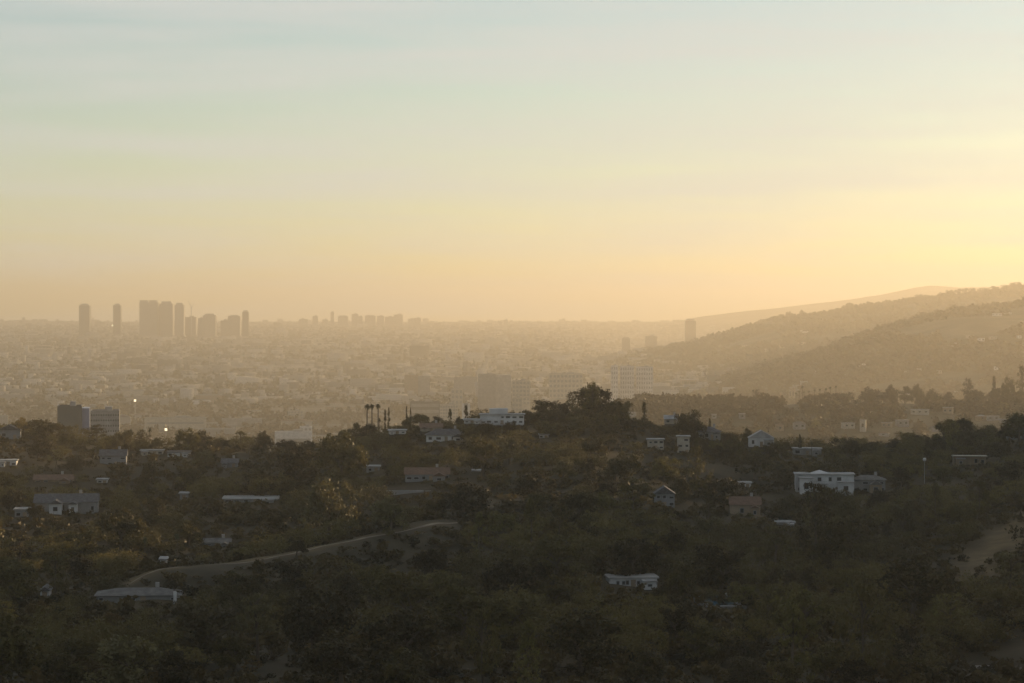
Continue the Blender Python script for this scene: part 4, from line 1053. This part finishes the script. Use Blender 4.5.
# ------------------------------------------------------------------ the basin: single low buildings, nearest ones
CB = 'low buildings of the near plain'
base_b = []
for i in range(6):
    me_w = MB().box(0, 0, -.05, 1, 1, 1.05); me_r = MB()
    if i % 3 == 2: me_r.hip(0, 0, 1.002, 1.04, 1.04, .3)
    else: me_r.box(0, -.47, 1.002, 1, .06, .12).box(0, .47, 1.002, 1, .06, .12).box(-.47, 0, 1.002, .06, .88, .12).box(.47, 0, 1.002, .06, .88, .12)
    base_b.append((me_w, me_r))
OCC = []
got = 0; protos = {}
for k in range(12000):
    if got >= 210: break
    px = R.uniform(-8, 660 if R.random() < .8 else 700); y = 2600 * (6600 / 2600) ** R.random()
    x = at(px, y); z = h1(x, y)
    if z > 9 + 150 * rise(y): continue
    py = HZ + (CAMH - z) * F / y
    q = ray(px, py - 2)
    if q and q[0] < y * .93: continue
    w = R.choice((12, 15, 18, 22, 27, 34, 46)); d = R.choice((11, 14, 17, 22)); h = R.choice((4, 5, 6, 7, 8, 9, 11, 14)) if w > 13 else R.choice((4, 5, 7))
    if any(abs(x - a) < (w + c_) * .5 + 3 and abs(y - b_) < (d + e_) * .5 + 5 for a, b_, c_, e_ in OCC): continue
    i = R.randrange(6); tone = R.choice(('white', 'cream', 'cream', 'grey_wall', 'grey_wall', 'tan', 'concrete'))
    kind = 'hip' if i % 3 == 2 else 'flat'
    if i not in protos:
        t = bpy.data.objects.new('low_building', None); COL.objects.link(t)
        wo = base_b[i][0].build('wall', M['facade'], t); ro = base_b[i][1].build('roof', M['concrete'], t)
        for o_ in (wo, ro): o_.material_slots[0].link = 'OBJECT'
        protos[i] = (t, wo, ro)
    else:
        p0 = protos[i]; t = p0[0].copy(); COL.objects.link(t)
        wo = p0[1].copy(); COL.objects.link(wo); wo.parent = t
        ro = p0[2].copy(); COL.objects.link(ro); ro.parent = t
    wo.material_slots[0].material = M[tone]; ro.material_slots[0].material = M['roof_pale' if kind == 'flat' and R.random() < .6 else 'roof_red' if kind == 'hip' and R.random() < .5 else 'roof_dark' if kind == 'hip' else 'concrete']
    t.location = (x, y, z); t.scale = (w, d, h); t.rotation_euler = (0, 0, R.choice((.12, .12, .12 + math.pi / 2)) + R.uniform(-.03, .03))
    t['category'] = 'building'; t['group'] = CB
    tn = {'white': 'white', 'cream': 'cream', 'grey_wall': 'grey', 'tan': 'tan', 'concrete': 'grey'}[tone]
    THINGS.append(dict(o=t, desc=f"{'wide ' if w > 30 else 'small ' if w < 16 else ''}{tn} {'hip roofed' if kind == 'hip' else 'flat roofed'} building in the plain", px=px, py=py - h * .5 * F / y, label=None))
    # a window or two as parts on the larger ones
    OCC.append((x, y, w, d)); got += 1
print('low buildings', got)

# ------------------------------------------------------------------ what nobody could count
def scatter(name, mat, pts, sizes, variants, seedn):
    g = np.random.default_rng(seedn); Vs = []
    for (x, y, z), (w, h) in zip(pts, sizes):
        v = variants[g.integers(len(variants))]; a = g.random() * 6.283; ca, sa = math.cos(a), math.sin(a)
        o_ = np.empty_like(v)
        o_[:, 0] = (v[:, 0] * ca - v[:, 1] * sa) * w + x; o_[:, 1] = (v[:, 0] * sa + v[:, 1] * ca) * w + y; o_[:, 2] = v[:, 2] * h + z
        Vs.append(o_)
    V = np.concatenate(Vs); ob = mesh_obj(name, V, quads(len(V) // 4), mat); ob['kind'] = 'stuff'
    return ob
def bushvar(n, leaf, seed, tall=False):
    g = np.random.default_rng(seed); cen, rad = [], []
    for i in range(7):
        th = g.random() * 6.283; q = g.random() ** .5; zz = (.25 + .5 * g.random()) * (1 - .4 * q)
        cen.append((.36 * q * math.cos(th), .36 * q * math.sin(th), zz + (.1 if tall else 0))); rad.append((.2, .2, .2))
    return leafcloud(g, np.array(cen), np.array(rad), n, leaf)
bv = [bushvar(9, .12, 900 + i) for i in range(6)]
pts, szs = [], []
g = np.random.default_rng(77)
n_try = 60000
Yb = 330 + 800 * g.random(n_try) ** .9; PXb = g.uniform(-40, 1064, n_try); Xb = (PXb - 512) / F * Yb; Zb = H(Xb, Yb)
dens = fbm(Xb, Yb, 40, 3); drr = Yb - road_y(PXb)
knl = knoll(PXb, Yb)
ok = (dens > -.55) & ~((PXb > 120) & (PXb < 465) & (drr > -5 + 4.5 * (g.random(n_try) < .5)) & (drr < 4)) & (knl > .7 + 1.2 * dens + .5 * g.random(n_try)) & ~((PXb > 955) & (np.abs(Yb - 452) < 6))
for x, y, z, px, d in zip(Xb[ok], Yb[ok], Zb[ok], PXb[ok], dens[ok]):
    if len(pts) >= 9500: break
    w = g.uniform(2.0, 6.2) * (1 + .5 * d); h = w * g.uniform(.5, .95)
    py = HZ + (CAMH - z) * F / y
    if blocked(px, py - h * .22 * F / y, w * .3 * F / y, h * .08 * F / y, y): continue
    pts.append((x, y, z - .15)); szs.append((w, h))
scatter('chaparral_undergrowth', M['scrub'], pts, szs, bv, 1)
# the same scrub outside the frame, on the added shading hill and the far left slope
g2 = np.random.default_rng(78); n2 = 6500
Y2b = 320 + 1100 * g2.random(n2); P2b = np.where(g2.random(n2) < .82, g2.uniform(1064, 1900, n2), g2.uniform(-260, -40, n2)); X2b = (P2b - 512) / F * Y2b; Z2b = H(X2b, Y2b)
W2b = g2.uniform(3, 8.5, n2)
scatter('outer_undergrowth', M['scrub'], list(zip(X2b, Y2b, Z2b - .2)), [(w, w * g2.uniform(.5, .9)) for w in W2b], bv, 11)
pts, szs = [], []
n_try = 5000
Yb = 420 + 620 * g.random(n_try) ** .85; PXb = g.uniform(-40, 1064, n_try); Xb = (PXb - 512) / F * Yb; Zb = H(Xb, Yb); dens = fbm(Xb + 300, Yb, 60, 3)
drr = Yb - road_y(PXb); knl = knoll(PXb, Yb)
ok = (dens > -.1) & ~((PXb > 120) & (PXb < 465) & (drr > -30) & (drr < 8)) & (knl > 1.5) & ~((PXb > 955) & (np.abs(Yb - 440) < 22))
for x, y, z, px in zip(Xb[ok], Yb[ok], Zb[ok], PXb[ok]):
    if len(pts) >= 1000: break
    w = g.uniform(6, 11); h = w * g.uniform(.6, .9); py = HZ + (CAMH - z) * F / y
    if blocked(px, py - h * .5 * F / y, w * .45 * F / y, h * .45 * F / y, y): continue
    pts.append((x, y, z - .3)); szs.append((w, h))
scatter('hillside_woods', M['wood'], pts, szs, [crown_oak(np.random.default_rng(990 + i))[:4 * 900] for i in range(4)], 8)
# woods on the middle ridge and beyond
wv = [bushvar(7, .13, 950 + i, True) for i in range(6)]
def field(n, y0, y1, px0, px1, zmin, zmax, wr_, hr_, dmin, scale, seed, bias=.9, front=None):
    g = np.random.default_rng(seed); Y = y0 * (y1 / y0) ** (g.random(n) ** bias); PX = g.uniform(px0, px1, n); X = (PX - 512) / F * Y; Z = H(X, Y)
    d = fbm(X, Y, scale, 3); ok = (Z > zmin + (150 * rise(Y, PX) if zmin > 0 else 0)) & (Z < zmax + (152 * rise(Y) if zmax < 20 else 0)) & (d > dmin)
    P = [(x, y, z - .3) for x, y, z in zip(X[ok], Y[ok], Z[ok])]
    k = int(ok.sum()); W = g.uniform(*wr_, k); return P, list(zip(W, W * g.uniform(*hr_, k))), PX[ok]
P, Sz, PXo = field(12000, 1400, 2700, 590, 1070, 3, 400, (7, 16), (.6, 1.0), -.45, 90, 31, 1.0)
keep = [i for i, (p, s_) in enumerate(zip(P, Sz)) if not blocked(PXo[i], HZ + (CAMH - p[2]) * F / p[1] - s_[1] * .5 * F / p[1], s_[0] * .5 * F / p[1], s_[1] * .5 * F / p[1], p[1])]
scatter('middle_ridge_woods', M['wood'], [P[i] for i in keep], [Sz[i] for i in keep], wv, 2)
P, Sz, _ = field(17000, 3200, 8800, 600, 1060, 8, 400, (11, 28), (.5, .8), -.2, 220, 32)
scatter('far_ridge_woods', M['wood'], P, Sz, [bushvar(4, .17, 970 + i, True) for i in range(5)], 3)
P, Sz, _ = field(19000, 2400, 13000, -40, 760, -20, 14, (8, 19), (.6, 1.05), -.30, 160, 33, .75)
scatter('street_tree_vegetation', M['citytree'], P, Sz, [bushvar(4, .17, 980 + i, True) for i in range(5)], 4)
# farther low buildings, past what one could count
g = np.random.default_rng(61); n = 9500
Yc_ = 4300 * (15600 / 4300) ** (g.random(n) ** .8); PXc = g.uniform(-40, 780, n); Xc = (PXc - 512) / F * Yc_; Zc = H(Xc, Yc_)
ok = (Zc < 14 + 152 * rise(Yc_)); Xc, Yc_, Zc, PXc = Xc[ok], Yc_[ok], Zc[ok], PXc[ok]; n = len(Xc)
Wc = g.choice([12, 15, 19, 25, 36, 56], n); Dc = g.choice([12, 16, 22], n); Hc = g.choice([4, 5, 7, 9, 12, 17], n, p=[.25, .25, .2, .15, .1, .05]) + (g.random(n) < .02) * g.uniform(8, 22, n)
ux = np.array([-.5, .5, .5, -.5, -.5, .5, .5, -.5]); uy = np.array([-.5, -.5, .5, .5, -.5, -.5, .5, .5]); uz = np.array([0, 0, 0, 0, 1, 1, 1, 1.])
ca, sa = math.cos(.12), math.sin(.12); lx = ux[None] * Wc[:, None]; ly = uy[None] * Dc[:, None]
V = np.stack([lx * ca - ly * sa + Xc[:, None], lx * sa + ly * ca + Yc_[:, None], Zc[:, None] - .5 + uz[None] * (Hc[:, None] + .5)], -1).reshape(-1, 3)
fb = np.array([(4, 5, 6, 7), (0, 1, 5, 4), (1, 2, 6, 5), (2, 3, 7, 6), (3, 0, 4, 7)])
Fc = (fb[None] + (np.arange(n) * 8)[:, None, None]).reshape(-1, 4)
c_ = mesh_obj('distant_city_blocks', V, Fc, M['city']); c_['kind'] = 'stuff'

# unused first ones of a kind leave the scene
for lst in PROTO.values():
    for t, tk, cr, used in lst:
        if not used:
            for o_ in (tk, cr, t): bpy.data.objects.remove(o_)

# ------------------------------------------------------------------ labels: what each is beside
def rel(px, py, lm, fine=True):
    dx, dy = px - lm[1], py - lm[2]; d = math.hypot(dx, dy)
    dist = 'just' if d < 22 else 'a little' if d < 60 else 'well'
    if abs(dx) > 2 * abs(dy): w = 'right of' if dx > 0 else 'left of'
    elif abs(dy) > 2 * abs(dx): w = 'below' if dy > 0 else 'above'
    else: w = ('below' if dy > 0 else 'above') + ' and ' + ('right of' if dx > 0 else 'left of')
    return f"{dist} {w} the {lm[0]}"
used = {t['label'] for t in THINGS if t['label']}
ORD = ['second', 'third', 'fourth', 'fifth', 'sixth', 'seventh']
dups = 0
for t in THINGS:
    if t['label']: continue
    near = sorted(LM, key=lambda l: math.hypot(l[1] - t['px'], (l[2] - t['py']) * 1.3))
    lab = None; first = None
    for l in near[:6]:
        c_ = f"{t['desc']} {rel(t['px'], t['py'], l)}"
        if len(c_.split()) > 16: continue
        first = first or c_
        if c_ not in used: lab = c_; break
    if lab is None:
        for a in near[:4]:
            for b_ in near[:7]:
                if a is b_ or lab: continue
                c_ = f"{t['desc']} between the {a[0]} and the {b_[0]}"
                if (a[1] - t['px']) * (b_[1] - t['px']) <= 0 and len(c_.split()) <= 16 and c_ not in used: lab = c_
    if lab is None and first:
        for o_ in ORD:
            c_ = f"{o_} {first}"
            if len(c_.split()) <= 16 and c_ not in used: lab = c_; break
    if lab is None: lab = first or t['desc']; dups += 1
    used.add(lab); t['o']['label'] = lab
print('labels left alike', dups)
